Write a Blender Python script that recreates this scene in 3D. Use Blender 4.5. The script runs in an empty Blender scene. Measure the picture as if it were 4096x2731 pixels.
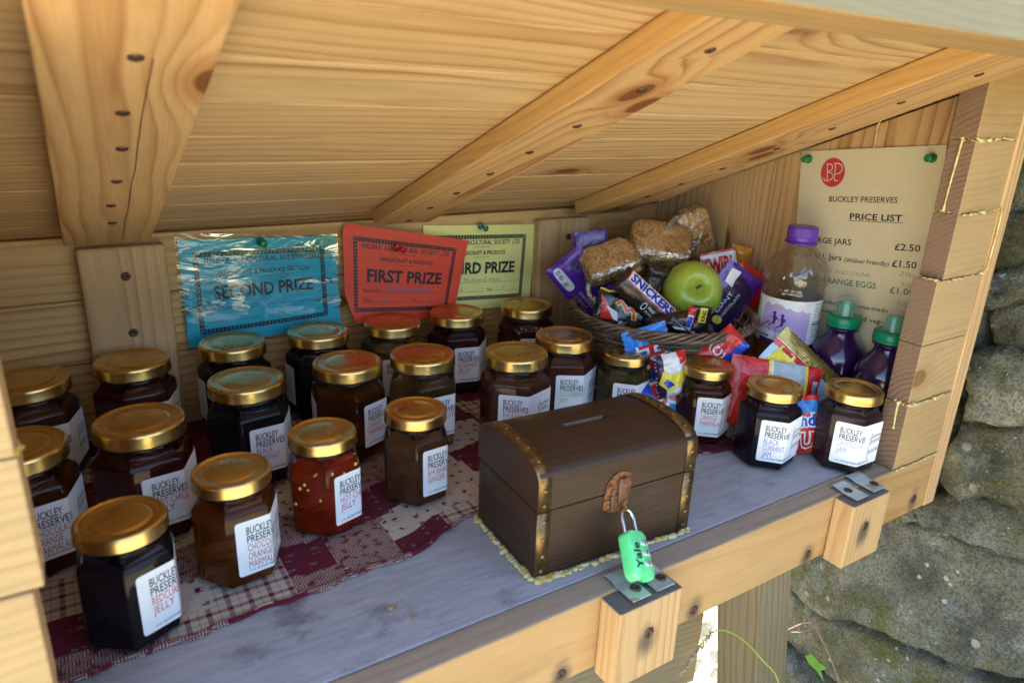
import bpy, bmesh, math, random
import numpy as np
from mathutils import Vector, Matrix, noise as mnoise

rad = math.radians
random.seed(7)
SC = bpy.context.scene
COL = SC.collection

# ---------------------------------------------------------------- camera, sky, sun, exposure
CAM_ROT = ((0.8435265, -0.5358414, 0.0365670),      # right
           (-0.1453137, -0.2932383, -0.9449313),    # down
           (0.5170561, 0.7917609, -0.3252194))      # forward
CAM_POS = Vector((0.0138931, -0.2938669, 0.3142914))
cam_d = bpy.data.cameras.new("camera")
cam = bpy.data.objects.new("camera", cam_d)
COL.objects.link(cam)
r_, d_, f_ = [Vector(v) for v in CAM_ROT]
m = Matrix.Identity(4)
for i in range(3):
    m[i][0], m[i][1], m[i][2], m[i][3] = r_[i], -d_[i], -f_[i], CAM_POS[i]
cam.matrix_world = m
cam_d.sensor_width = 36.0
cam_d.lens = 2822.48 / 4096 * 36
cam_d.clip_start = 0.01
cam_d.clip_end = 500
cam_d.dof.use_dof = True
cam_d.dof.focus_distance = 0.66
cam_d.dof.aperture_fstop = 9.0
SC.camera = cam

SUN_EL, SUN_AZ = 58.0, 25.0      # azimuth measured from +y (behind the stall) towards +x (behind the stone wall)
W = bpy.data.worlds.new("World")
SC.world = W
W.use_nodes = True
wn = W.node_tree
wn.nodes.clear()
sky = wn.nodes.new('ShaderNodeTexSky')
sky.sky_type = 'NISHITA'
sky.sun_disc = False
sky.sun_elevation = rad(SUN_EL)
sky.sun_rotation = rad(SUN_AZ)
sky.air_density = 1.0
sky.dust_density = 1.5
bg = wn.nodes.new('ShaderNodeBackground')
bg.inputs['Strength'].default_value = 0.15
wo = wn.nodes.new('ShaderNodeOutputWorld')
wn.links.new(sky.outputs[0], bg.inputs[0])
wn.links.new(bg.outputs[0], wo.inputs[0])
sun_d = bpy.data.lights.new("sun", 'SUN')
sun_d.energy = 5.0
sun_d.angle = rad(0.53)
sun_d.color = (1.0, 0.95, 0.86)
sun = bpy.data.objects.new("sun", sun_d)
COL.objects.link(sun)
sdir = Vector((math.sin(rad(SUN_AZ)) * math.cos(rad(SUN_EL)), math.cos(rad(SUN_AZ)) * math.cos(rad(SUN_EL)), math.sin(rad(SUN_EL))))
sun.rotation_euler = sdir.to_track_quat('Z', 'Y').to_euler()
sun.location = sdir * 20
SC.view_settings.view_transform = 'Standard'
SC.view_settings.look = 'None'
SC.view_settings.exposure = 2.75
SC.view_settings.gamma = 1.0
SC.cycles.max_bounces = 10
SC.cycles.diffuse_bounces = 5
SC.cycles.glossy_bounces = 5
SC.cycles.transmission_bounces = 8
SC.cycles.transparent_max_bounces = 16
SC.cycles.caustics_reflective = False
SC.cycles.caustics_refractive = False
SC.cycles.sample_clamp_indirect = 6.0

# ---------------------------------------------------------------- helpers: objects
def link(o, parent=None):
    COL.objects.link(o)
    if parent is not None:
        o.parent = parent
    return o

def tag(o, label=None, cat=None, group=None, kind=None):
    if label: o['label'] = label
    if cat: o['category'] = cat
    if group: o['group'] = group
    if kind: o['kind'] = kind
    return o

def empty(name, loc=(0, 0, 0), rz=0.0, label=None, cat=None, group=None):
    o = bpy.data.objects.new(name, None)
    o.empty_display_size = 0.02
    o.location = loc
    o.rotation_euler = (0, 0, rz)
    link(o)
    return tag(o, label, cat, group)

def obj(name, bm, mats, parent=None, smooth=False, sharp=None):
    me = bpy.data.meshes.new(name)
    if smooth:
        for f in bm.faces: f.smooth = True
    if sharp is not None:
        for e in bm.edges:
            if len(e.link_faces) == 2 and e.calc_face_angle(0) > rad(sharp): e.smooth = False
    bm.to_mesh(me)
    bm.free()
    for mt in (mats if isinstance(mats, (list, tuple)) else [mats]):
        me.materials.append(mt)
    return link(bpy.data.objects.new(name, me), parent)

def dup(o, parent=None):
    c = o.copy()
    COL.objects.link(c)
    c.parent = parent
    for ch in o.children:
        dup(ch, c)
    return c

# ---------------------------------------------------------------- helpers: mesh
def newbm():
    bm = bmesh.new()
    bm.verts.layers.float_vector.new('gc')
    return bm

def bm_add(bm, verts, faces, mi=0, smooth=False, gcs=None):
    lay = bm.verts.layers.float_vector.get('gc')
    vs = []
    for i, v in enumerate(verts):
        nv = bm.verts.new(v)
        if gcs is not None and lay is not None: nv[lay] = gcs[i]
        vs.append(nv)
    for k, f in enumerate(faces):
        try:
            nf = bm.faces.new([vs[i] for i in f])
            nf.material_index = mi[k] if isinstance(mi, (list, tuple)) else mi
            nf.smooth = smooth
        except ValueError:
            pass
    return vs

GCN = [0]
def board(bm, o, ax, ay, az, L, Wd, T, mi=0, bev=0.0012, faces=None, oy=None, oz=None, slope=None):
    """A sawn board: corner o, grain along ax (L), width along ay, thickness along az; 'gc' keeps grain coordinates."""
    o, ax, ay, az = Vector(o), Vector(ax), Vector(ay), Vector(az)
    if T < 0: az, T = -az, -T
    t = bmesh.new()
    bmesh.ops.create_cube(t, size=1.0)
    for v in t.verts: v.co = Vector(((v.co.x + .5) * L, (v.co.y + .5) * Wd, (v.co.z + .5) * T))
    if bev: bmesh.ops.bevel(t, geom=list(t.edges), offset=bev, segments=2, profile=0.5, affect='EDGES')
    t.normal_update()
    GCN[0] += 1
    rr = random.Random(GCN[0] * 131)
    ox = rr.random() * 9
    if oy is None: oy = rr.uniform(-0.09, 0.05)
    if oz is None: oz = rr.uniform(0.012, 0.05)
    if slope is None: slope = rr.uniform(-.05, .05)
    t.verts.index_update()
    vs = [o + ax * v.co.x + ay * v.co.y + az * v.co.z for v in t.verts]
    gcs = [(v.co.x + ox, v.co.y + oy + slope * v.co.x, v.co.z + oz) for v in t.verts]
    fs, ms = [], []
    for f in t.faces:
        fs.append([v.index for v in f.verts])
        k = mi
        n = f.normal
        if faces:
            for key, val in faces.items():
                i = 'xyz'.index(key[1])
                if n[i] * (1 if key[0] == '+' else -1) > 0.9: k = val
        ms.append(k)
    flip = ax.cross(ay).dot(az) < 0
    if flip: fs = [list(reversed(f)) for f in fs]
    bm_add(bm, vs, fs, ms, gcs=gcs)
    t.free()

def box(bm, c, s, bev=0.001, M=None, mi=0, seg=2):
    t = bmesh.new()
    bmesh.ops.create_cube(t, size=1.0)
    for v in t.verts: v.co = Vector((v.co.x * s[0], v.co.y * s[1], v.co.z * s[2]))
    if bev: bmesh.ops.bevel(t, geom=list(t.edges), offset=bev, segments=seg, profile=0.5, affect='EDGES')
    M = M or Matrix.Identity(4)
    c = Vector(c)
    t.verts.index_update()
    bm_add(bm, [M @ (v.co + c) for v in t.verts], [[v.index for v in f.verts] for f in t.faces], mi)
    t.free()

def lathe(bm, prof, n=40, M=None, mi=0, close=True, smooth=True):
    """prof: list of (radius, height)"""
    M = M or Matrix.Identity(4)
    vs, fs = [], []
    for (r, z) in prof:
        for k in range(n):
            a = 2 * math.pi * k / n
            vs.append(M @ Vector((r * math.cos(a), r * math.sin(a), z)))
    for i in range(len(prof) - 1):
        for k in range(n):
            k2 = (k + 1) % n
            fs.append([i * n + k, i * n + k2, (i + 1) * n + k2, (i + 1) * n + k])
    if close:
        if prof[0][0] > 1e-6: fs.append(list(reversed(range(n))))
        if prof[-1][0] > 1e-6: fs.append([(len(prof) - 1) * n + k for k in range(n)])
    bm_add(bm, vs, fs, mi, smooth)

def tube(bm, pts, r, n=8, mi=0, closed=False, rfun=None, smooth=True, caps=True):
    pts = [Vector(p) for p in pts]
    N = len(pts)
    vs, fs = [], []
    prev = None
    for i, p in enumerate(pts):
        if closed: tg = pts[(i + 1) % N] - pts[(i - 1) % N]
        else: tg = pts[min(i + 1, N - 1)] - pts[max(i - 1, 0)]
        tg.normalize()
        if prev is None:
            a = Vector((0, 0, 1)) if abs(tg.z) < 0.9 else Vector((1, 0, 0))
            u = tg.cross(a).normalized()
        else:
            u = (prev - tg * prev.dot(tg)).normalized()
        prev = u
        w = tg.cross(u)
        rr = rfun(i / max(1, N - 1)) * r if rfun else r
        for k in range(n):
            a = 2 * math.pi * k / n
            vs.append(p + (u * math.cos(a) + w * math.sin(a)) * rr)
    for i in range(N if closed else N - 1):
        j = (i + 1) % N
        for k in range(n):
            k2 = (k + 1) % n
            fs.append([i * n + k, i * n + k2, j * n + k2, j * n + k])
    if caps and not closed:
        fs.append(list(reversed(range(n))))
        fs.append([(N - 1) * n + k for k in range(n)])
    bm_add(bm, vs, fs, mi, smooth)

def spline(pts, n=8):
    pts = [Vector(p) for p in pts]
    out = []
    for i in range(len(pts) - 1):
        p0, p1, p2, p3 = pts[max(i - 1, 0)], pts[i], pts[i + 1], pts[min(i + 2, len(pts) - 1)]
        for k in range(n):
            t = k / n
            out.append(0.5 * ((2 * p1) + (p2 - p0) * t + (2 * p0 - 5 * p1 + 4 * p2 - p3) * t * t + (3 * p1 - p0 - 3 * p2 + p3) * t ** 3))
    out.append(pts[-1])
    return out

def blob(bm, c, r, sub=2, mi=0, sc=(1, 1, 1), rough=0.15, fr=1.0):
    t = bmesh.new()
    bmesh.ops.create_icosphere(t, subdivisions=sub, radius=1.0)
    off = Vector((random.random() * 50, random.random() * 50, 0))
    c = Vector(c)
    t.verts.index_update()
    vs = []
    for v in t.verts:
        k = 1 + rough * mnoise.noise(v.co * 1.7 * fr + off)
        vs.append(c + Vector((v.co.x * sc[0], v.co.y * sc[1], v.co.z * sc[2])) * r * k)
    bm_add(bm, vs, [[v.index for v in f.verts] for f in t.faces], mi, True)
    t.free()

# ---------------------------------------------------------------- helpers: flat printed sheets
_txt = {}
def text_geo(s, bold=0.0, shear=0.0):
    key = (s, bold, shear)
    if key in _txt: return _txt[key]
    cu = bpy.data.curves.new("lettering", 'FONT')
    cu.body = s
    cu.size = 1.0
    cu.offset = bold
    cu.shear = shear
    cu.resolution_u = 2
    o = bpy.data.objects.new("lettering", cu)
    COL.objects.link(o)
    bpy.context.view_layer.update()
    dg = bpy.context.evaluated_depsgraph_get()
    me = o.evaluated_get(dg).to_mesh()
    vs = [(v.co.x, v.co.y) for v in me.vertices]
    fs = [list(p.vertices) for p in me.polygons]
    o.evaluated_get(dg).to_mesh_clear()
    bpy.data.objects.remove(o)
    bpy.data.curves.remove(cu)
    _txt[key] = (vs, fs)
    return vs, fs

class Sheet:
    """Flat artwork in (s, t) laid onto a surface by a map (s, t) -> (point, normal)."""
    def __init__(self): self.items = []
    def poly(self, pts, layer=0, mi=0): self.items.append((list(pts), [list(range(len(pts)))], layer, mi))
    def rect(self, x0, y0, x1, y1, layer=1, mi=0): self.poly([(x0, y0), (x1, y0), (x1, y1), (x0, y1)], layer, mi)
    def rrect(self, x0, y0, x1, y1, r, layer=0, mi=0, corners=(1, 1, 1, 1)):
        P = []
        for i, (cx, cy, a0) in enumerate(((x1 - r, y1 - r, 0), (x0 + r, y1 - r, 90), (x0 + r, y0 + r, 180), (x1 - r, y0 + r, 270))):
            if corners[i]:
                for k in range(6): P.append((cx + r * math.cos(rad(a0 + 18 * k)), cy + r * math.sin(rad(a0 + 18 * k))))
            else: P.append(((x1, y1), (x0, y1), (x0, y0), (x1, y0))[i])
        self.poly(P, layer, mi)
    def disc(self, cx, cy, rx, ry, layer=1, mi=0, n=28):
        self.poly([(cx + rx * math.cos(2 * math.pi * k / n), cy + ry * math.sin(2 * math.pi * k / n)) for k in range(n)], layer, mi)
    def line(self, pts, w, layer=1, mi=0):
        for a, b in zip(pts[:-1], pts[1:]):
            dx, dy = b[0] - a[0], b[1] - a[1]
            l = math.hypot(dx, dy) or 1e-9
            nx, ny = -dy / l * w / 2, dx / l * w / 2
            ex, ey = dx / l * w * .3, dy / l * w * .3
            self.poly([(a[0] - nx - ex, a[1] - ny - ey), (b[0] - nx + ex, b[1] - ny + ey), (b[0] + nx + ex, b[1] + ny + ey), (a[0] + nx - ex, a[1] + ny - ey)], layer, mi)
    def text(self, s, x, y, h, w=None, xs=1.0, layer=2, mi=1, bold=0.0, rot=0.0, align='l', shear=0.0):
        vs, fs = text_geo(s, bold, shear)
        if not vs: return
        k = h / 0.7
        xm, xM = min(v[0] for v in vs), max(v[0] for v in vs)
        sx = w / (xM - xm) if w else k * xs
        W_ = (xM - xm) * sx
        x0 = {'l': 0, 'c': -W_ / 2, 'r': -W_}[align]
        c, s_ = math.cos(rot), math.sin(rot)
        P = []
        for (a, b) in vs:
            px, py = (a - xm) * sx + x0, b * k
            P.append((x + px * c - py * s_, y + px * s_ + py * c))
        self.items.append((P, fs, layer, mi))
    def bm(self, fmap, cs=(), ct=(), off=0.0, dz=0.00008):
        bm = newbm()
        for P, fs, layer, mi in self.items:
            t = bmesh.new()
            vs = [t.verts.new((a, b, 0)) for a, b in P]
            for f in fs:
                try: t.faces.new([vs[i] for i in f])
                except ValueError: pass
            for c in cs:
                g = list(t.verts) + list(t.edges) + list(t.faces)
                bmesh.ops.bisect_plane(t, geom=g, plane_co=(c, 0, 0), plane_no=(1, 0, 0), dist=1e-7)
            for c in ct:
                g = list(t.verts) + list(t.edges) + list(t.faces)
                bmesh.ops.bisect_plane(t, geom=g, plane_co=(0, c, 0), plane_no=(0, 1, 0), dist=1e-7)
            t.normal_update()
            out = []
            t.verts.index_update()
            for v in t.verts:
                p, n = fmap(v.co.x, v.co.y)
                out.append(p + n * (off + layer * dz))
            F = [[v.index for v in (f.verts if f.normal.z > 0 else reversed(f.verts))] for f in t.faces]
            bm_add(bm, out, F, mi, True)
            t.free()
        return bm

def quad_map(tl, tr, br, bl, bulge=None, n=None):
    tl, tr, br, bl = [Vector(v) for v in (tl, tr, br, bl)]
    nn = Vector(n) if n else (tr - tl).cross(tl - bl).normalized()
    def f(s, t):
        p = (bl * (1 - s) + br * s) * (1 - t) + (tl * (1 - s) + tr * s) * t
        if bulge: p = p + nn * bulge(s, t)
        return p, nn
    return f
# ---------------------------------------------------------------- materials
class NT:
    def __init__(self, name):
        self.m = bpy.data.materials.new(name)
        self.m.use_nodes = True
        self.t = self.m.node_tree
        self.t.nodes.clear()
        self.out = self.n('ShaderNodeOutputMaterial')
    def n(self, kind, **kw):
        nd = self.t.nodes.new(kind)
        for k, v in kw.items(): setattr(nd, k, v)
        return nd
    def put(self, sock, v):
        if isinstance(v, bpy.types.NodeSocket): self.t.links.new(v, sock)
        elif v is not None: sock.default_value = v
    def math(self, op, a, b=None, c=None, clamp=False):
        nd = self.n('ShaderNodeMath', operation=op)
        nd.use_clamp = clamp
        self.put(nd.inputs[0], a)
        if b is not None: self.put(nd.inputs[1], b)
        if c is not None: self.put(nd.inputs[2], c)
        return nd.outputs[0]
    def vmath(self, op, a, b=None):
        nd = self.n('ShaderNodeVectorMath', operation=op)
        self.put(nd.inputs[0], a)
        if b is not None: self.put(nd.inputs[1], b)
        return nd.outputs[0]
    def noise(self, vec, scale=5, detail=2, rough=0.5, dist=0.0, col=False):
        nd = self.n('ShaderNodeTexNoise')
        self.put(nd.inputs['Vector'], vec)
        nd.inputs['Scale'].default_value = scale
        nd.inputs['Detail'].default_value = detail
        nd.inputs['Roughness'].default_value = rough
        nd.inputs['Distortion'].default_value = dist
        return nd.outputs['Color' if col else 'Fac']
    def voro(self, vec, scale=5, feature='F1', out='Distance', dim='3D', rnd=1.0):
        nd = self.n('ShaderNodeTexVoronoi', feature=feature, voronoi_dimensions=dim)
        self.put(nd.inputs['Vector'], vec)
        nd.inputs['Scale'].default_value = scale
        nd.inputs['Randomness'].default_value = rnd
        return nd.outputs[out]
    def ramp(self, fac, stops, interp='LINEAR'):
        nd = self.n('ShaderNodeValToRGB')
        nd.color_ramp.interpolation = interp
        while len(nd.color_ramp.elements) < len(stops): nd.color_ramp.elements.new(0.5)
        for e, (p, c) in zip(nd.color_ramp.elements, stops):
            e.position = p
            e.color = (*c, 1) if isinstance(c, (tuple, list)) else (c, c, c, 1)
        self.put(nd.inputs[0], fac)
        return nd.outputs[0]
    def mix(self, fac, a, b, mode='MIX'):
        nd = self.n('ShaderNodeMix', data_type='RGBA', blend_type=mode)
        self.put(nd.inputs[0], fac)
        for s, v in ((nd.inputs[6], a), (nd.inputs[7], b)):
            self.put(s, (*v, 1) if isinstance(v, (tuple, list)) else v)
        return nd.outputs[2]
    def sep(self, v):
        nd = self.n('ShaderNodeSeparateXYZ')
        self.put(nd.inputs[0], v)
        return nd.outputs
    def comb(self, x, y, z):
        nd = self.n('ShaderNodeCombineXYZ')
        for s, v in zip(nd.inputs, (x, y, z)): self.put(s, v)
        return nd.outputs[0]
    def attr(self, name):
        return self.n('ShaderNodeAttribute', attribute_name=name).outputs['Vector']
    def obj(self): return self.n('ShaderNodeTexCoord').outputs['Object']
    def step(self, v, a, b):
        nd = self.n('ShaderNodeMapRange', interpolation_type='SMOOTHSTEP')
        self.put(nd.inputs[0], v)
        nd.inputs[1].default_value = a
        nd.inputs[2].default_value = b
        return nd.outputs[0]
    def bump(self, h, strength=0.3, dist=0.001, nrm=None):
        nd = self.n('ShaderNodeBump')
        nd.inputs['Strength'].default_value = strength
        nd.inputs['Distance'].default_value = dist
        self.put(nd.inputs['Height'], h)
        if nrm is not None: self.put(nd.inputs['Normal'], nrm)
        return nd.outputs[0]
    def bsdf(self, color=None, rough=0.5, metal=0.0, normal=None, spec=0.5, coat=0.0, coat_r=0.05, trans=0.0, ior=1.45, sss=0.0, sss_r=(0.01, 0.006, 0.003), alpha=None, sheen=0.0):
        b = self.n('ShaderNodeBsdfPrincipled')
        I = b.inputs
        self.put(I['Base Color'], (*color, 1) if isinstance(color, (tuple, list)) else color)
        self.put(I['Roughness'], rough)
        self.put(I['Metallic'], metal)
        self.put(I['Normal'], normal)
        I['Specular IOR Level'].default_value = spec
        I['Coat Weight'].default_value = coat
        I['Coat Roughness'].default_value = coat_r
        I['Transmission Weight'].default_value = trans
        I['IOR'].default_value = ior
        I['Sheen Weight'].default_value = sheen
        if sss:
            I['Subsurface Weight'].default_value = sss
            I['Subsurface Radius'].default_value = sss_r
            I['Subsurface Scale'].default_value = 1.0
        if alpha is not None: self.put(I['Alpha'], alpha)
        return b.outputs[0]
    def done(self, shader):
        self.t.links.new(shader, self.out.inputs[0])
        return self.m

def plain(name, c, rough=0.5, metal=0.0, spec=0.5, coat=0.0, var=0.12, nscale=60, bump=0.0, sss=0.0):
    """A nearly plain surface, with a little tonal unevenness and fine bumps."""
    T = NT(name)
    p = T.obj()
    k = T.noise(p, nscale, 3)
    col = T.mix(T.step(k, .3, .7), tuple(x * (1 - var) for x in c), tuple(min(1, x * (1 + var)) for x in c))
    nrm = T.bump(T.noise(p, nscale * 8, 2), bump, 0.0005) if bump else None
    return T.done(T.bsdf(col, rough, metal, nrm, spec, coat, sss=sss))

def wood(name, light, dark, rough=0.6, freq=170, knots=0.5, warp=0.016, dirt=0.25, dirtcol=(.12, .09, .06), contrast=1.0, fibre=0.5, end=False, bump=0.25, stains=(), sr=.012):
    T = NT(name)
    g = T.attr('gc')
    x, y, z = T.sep(g)
    slow = T.noise(T.vmath('MULTIPLY', g, (2.2, 7.0, 7.0)), 1.0, 2, 0.5, col=True)
    sx, sy, sz = T.sep(slow)
    y2 = T.math('ADD', y, T.math('MULTIPLY', T.math('SUBTRACT', sy, .5), warp * 2.4))
    z2 = T.math('ADD', z, T.math('MULTIPLY', T.math('SUBTRACT', sz, .5), warp))
    r = T.math('SQRT', T.math('ADD', T.math('MULTIPLY', y2, y2), T.math('MULTIPLY', z2, z2)))
    ph = T.math('MULTIPLY', r, freq)
    kv = T.comb(T.math('MULTIPLY', x, 6.5), T.math('MULTIPLY', y, 11.0), 0.0)
    kd = T.voro(kv, 1.0, 'F1', 'Distance', '2D')
    kc = T.sep(T.voro(kv, 1.0, 'F1', 'Color', '2D'))[0]
    gate = T.step(kc, 1 - knots - .02, 1 - knots + .02)
    ring = T.math('MULTIPLY', gate, T.math('POWER', T.math('SUBTRACT', 1.0, T.math('MINIMUM', T.math('MULTIPLY', kd, 1.9), 1.0)), 2.5))
    ph = T.math('ADD', ph, T.math('MULTIPLY', ring, 4.0))
    ph = T.math('ADD', ph, T.math('MULTIPLY', T.noise(T.vmath('MULTIPLY', g, (6, 60, 60)), 1.0, 2), .8))
    f = T.math('FRACT', ph)
    late = T.ramp(f, [(0.0, 0.40), (0.07, 0.02), (0.5, 0.10), (0.80, 0.55), (0.91, 1.0), (1.0, 0.40)])
    amp = T.step(T.noise(T.vmath('MULTIPLY', g, (1.5, 24, 24)), 1.0, 2), .30, .74)
    late = T.math('MULTIPLY', late, T.math('MULTIPLY', T.math('ADD', 0.30, T.math('MULTIPLY', amp, .9)), contrast, clamp=True))
    fib = T.noise(T.vmath('MULTIPLY', g, (22, 700, 700)), 1.0, 3, .6)
    col = T.mix(late, light, dark)
    bl = T.noise(T.vmath('MULTIPLY', g, (5, 22, 22)), 1.0, 3)
    col = T.mix(T.math('MULTIPLY', T.step(bl, .35, .8), .35), col, tuple(c * .72 for c in light))
    col = T.mix(T.math('MULTIPLY', T.math('SUBTRACT', fib, .38, clamp=True), fibre), col, tuple(c * .45 for c in dark))
    tn = T.noise(T.comb(T.math('MULTIPLY', x, 1.3), 0.0, 0.0), 1.0, 1)
    col = T.mix(T.math('MULTIPLY', T.step(tn, .38, .62), .34), col, T.mix(1.0, col, (.80, .68, .52), 'MULTIPLY'))
    # knots: a dark heart with a resin-orange rim
    kn = T.math('MULTIPLY', gate, T.math('SUBTRACT', 1.0, T.step(kd, .075, .105)))
    rim = T.math('MULTIPLY', gate, T.math('SUBTRACT', 1.0, T.step(kd, .10, .24)))
    col = T.mix(T.math('MULTIPLY', rim, .55), col, (dark[0] * .95, dark[1] * .8, dark[2] * .62))
    col = T.mix(T.math('MULTIPLY', kn, .85), col, (dark[0] * .42, dark[1] * .3, dark[2] * .25))
    if dirt:
        dm = T.math('MULTIPLY', T.step(T.noise(T.vmath('MULTIPLY', g, (7, 26, 26)), 1.0, 5, .65), .5, .8), dirt)
        col = T.mix(dm, col, dirtcol)
        sp = T.math('MULTIPLY', T.math('SUBTRACT', 1.0, T.step(T.voro(g, 260, 'F1', 'Distance'), .06, .13)), min(1, dirt * 1.3))
        sp = T.math('MULTIPLY', sp, T.step(T.noise(g, 30, 2), .52, .6))
        col = T.mix(sp, col, (.07, .05, .035))
    if stains:     # black iron stains run from the rusting screws
        po = T.obj()
        tot = None
        for sp_ in stains:
            dv = T.vmath('MULTIPLY', T.vmath('SUBTRACT', po, sp_), (1.0, .6, .62))
            nd = T.n('ShaderNodeVectorMath', operation='LENGTH')
            T.put(nd.inputs[0], dv)
            dd_ = T.math('ADD', nd.outputs['Value'], T.math('MULTIPLY', T.math('SUBTRACT', T.noise(T.vmath('MULTIPLY', g, (30, 160, 160)), 1.0, 3), .5), sr * .9))
            q_ = T.math('SUBTRACT', 1.0, T.step(dd_, sr * .15, sr))
            tot = q_ if tot is None else T.math('MAXIMUM', tot, q_)
        col = T.mix(T.math('MULTIPLY', tot, .82), col, (.055, .045, .042))
    h = T.math('ADD', T.math('MULTIPLY', late, -.25), T.math('MULTIPLY', fib, .8))
    nrm = T.bump(h, bump, 0.0006)
    ro = T.math('ADD', rough - .08, T.math('MULTIPLY', fib, .2))
    return T.done(T.bsdf(col, ro, 0, nrm, spec=0.35))

M = {}
M['roof'] = wood('pale_pine_boards', (.61, .415, .225), (.32, .145, .054), knots=.20, freq=115, dirt=.34, dirtcol=(.22, .17, .11), contrast=1.05, rough=.5, warp=.022)
M['wall'] = wood('back_wall_pine', (.68, .415, .165), (.36, .155, .045), knots=.12, freq=130, contrast=1.2, dirt=.12, rough=.5)
M['side'] = wood('side_wall_pine', (.66, .43, .215), (.38, .175, .062), knots=.18, freq=130, contrast=1.2, dirt=.12, rough=.5)
M['rafter'] = wood('rafter_pine', (.60, .375, .18), (.31, .125, .042), knots=.24, freq=120, dirt=.18, contrast=1.3)
M['orange'] = wood('rafter_edge_pine', (.60, .36, .135), (.46, .23, .07), knots=0.0, freq=260, dirt=.08)
M['rail'] = wood('rail_pine', (.50, .305, .13), (.35, .185, .062), knots=.05, freq=120, dirt=.32, contrast=.7, stains=[(.5206, 0, -.0525), (.3816, 0, -.054), (.2557, 0, -.054), (.6859, 0, -.047), (.12, 0, -.054)])
M['railtop'] = wood('weathered_rail_top', (.38, .295, .215), (.24, .175, .12), knots=0, freq=140, dirt=.5, dirtcol=(.10, .09, .085))
M['stile'] = wood('panel_pine', (.49, .325, .15), (.35, .205, .085), knots=.08, freq=170, dirt=.22, contrast=.7)
M['endgrain'] = wood('dark_end_grain', (.25, .155, .098), (.115, .066, .042), knots=0, freq=230, dirt=.3, warp=.01, fibre=.8, bump=.5)
M['block'] = wood('block_pine', (.56, .355, .165), (.38, .20, .075), knots=.05, freq=160, dirt=.38, contrast=.9, stains=[(.3120, -.0208, -.0330), (.5675, -.0190, -.0335)])
M['blocktop'] = wood('dirty_block_top', (.15, .13, .12), (.09, .075, .065), knots=0, freq=180, dirt=.6, dirtcol=(.06, .05, .05))
M['fascia'] = wood('weathered_fascia', (.27, .23, .145), (.20, .16, .092), knots=.04, freq=260, dirt=.3, dirtcol=(.42, .36, .26), contrast=.6)
M['post'] = wood('weathered_post', (.30, .245, .155), (.19, .135, .075), knots=.05, freq=120, dirt=.5, dirtcol=(.17, .18, .07))
M['chest'] = wood('dark_stained_wood', (.052, .026, .0145), (.022, .011, .0075), rough=.40, knots=0, freq=230, dirt=.22, dirtcol=(.12, .095, .07), fibre=.7)

def screw_mat():
    T = NT('rusty_screw')
    p = T.obj()
    c = T.mix(T.step(T.noise(p, 900, 3), .35, .65), (.045, .028, .026), (.15, .075, .05))
    return T.done(T.bsdf(c, .45, .55, T.bump(T.noise(p, 1500, 2), .4, .0004)))
M['screw'] = screw_mat()

def shelf_mat():
    T = NT('grey_shelf_board')
    g = T.attr('gc')
    fib = T.noise(T.vmath('MULTIPLY', g, (34, 210, 210)), 1.0, 5, .68)
    c = T.mix(T.step(fib, .3, .75), (.36, .36, .38), (.27, .27, .285))
    big = T.noise(T.vmath('MULTIPLY', g, (11, 14, 14)), 1.0, 4, .6)
    c = T.mix(T.math('MULTIPLY', T.step(big, .5, .72), .5), c, (.40, .37, .335))
    st = T.noise(T.vmath('MULTIPLY', T.vmath('ADD', g, (3.7, 1.2, 0)), (17, 26, 26)), 1.0, 5, .65)
    c = T.mix(T.math('MULTIPLY', T.step(st, .55, .72), .7), c, (.055, .055, .062))
    sp = T.math('SUBTRACT', 1.0, T.step(T.voro(g, 190, 'F1', 'Distance'), .05, .12))
    sp = T.math('MULTIPLY', sp, T.step(T.noise(g, 20, 2), .54, .62))
    c = T.mix(sp, c, (.10, .07, .05))
    return T.done(T.bsdf(c, .55, 0, T.bump(fib, .18, .0005), spec=.4))
M['shelf'] = shelf_mat()

def foam_mat():
    T = NT('expanding_foam_glue')
    p = T.obj()
    c = T.mix(T.step(T.noise(p, 120, 3), .4, .68), (.66, .56, .27), (.50, .33, .07))
    return T.done(T.bsdf(c, .5, 0, T.bump(T.noise(p, 700, 3), .5, .0006), sss=.2, sss_r=(.003, .002, .001)))
M['foam'] = foam_mat()
def zinc():
    T = NT('zinc_bracket')
    p = T.obj()
    k = T.noise(p, 160, 4)
    c = T.mix(T.step(k, .4, .65), (.40, .45, .46), (.50, .52, .48))
    c = T.mix(T.step(T.noise(p, 90, 2), .58, .7), c, (.33, .24, .17))
    return T.done(T.bsdf(c, T.math('ADD', .32, T.math('MULTIPLY', k, .25)), .45, T.bump(k, .1, .0004)))
M['zinc'] = zinc()

def lid_mat():
    T = NT('gold_lid')
    p = T.obj()
    k = T.noise(p, 700, 3)
    ro = T.math('ADD', .24, T.math('MULTIPLY', T.noise(p, 25, 2), .08))
    return T.done(T.bsdf((.66, .44, .165), ro, 1.0))
M['lid'] = lid_mat()

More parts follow.
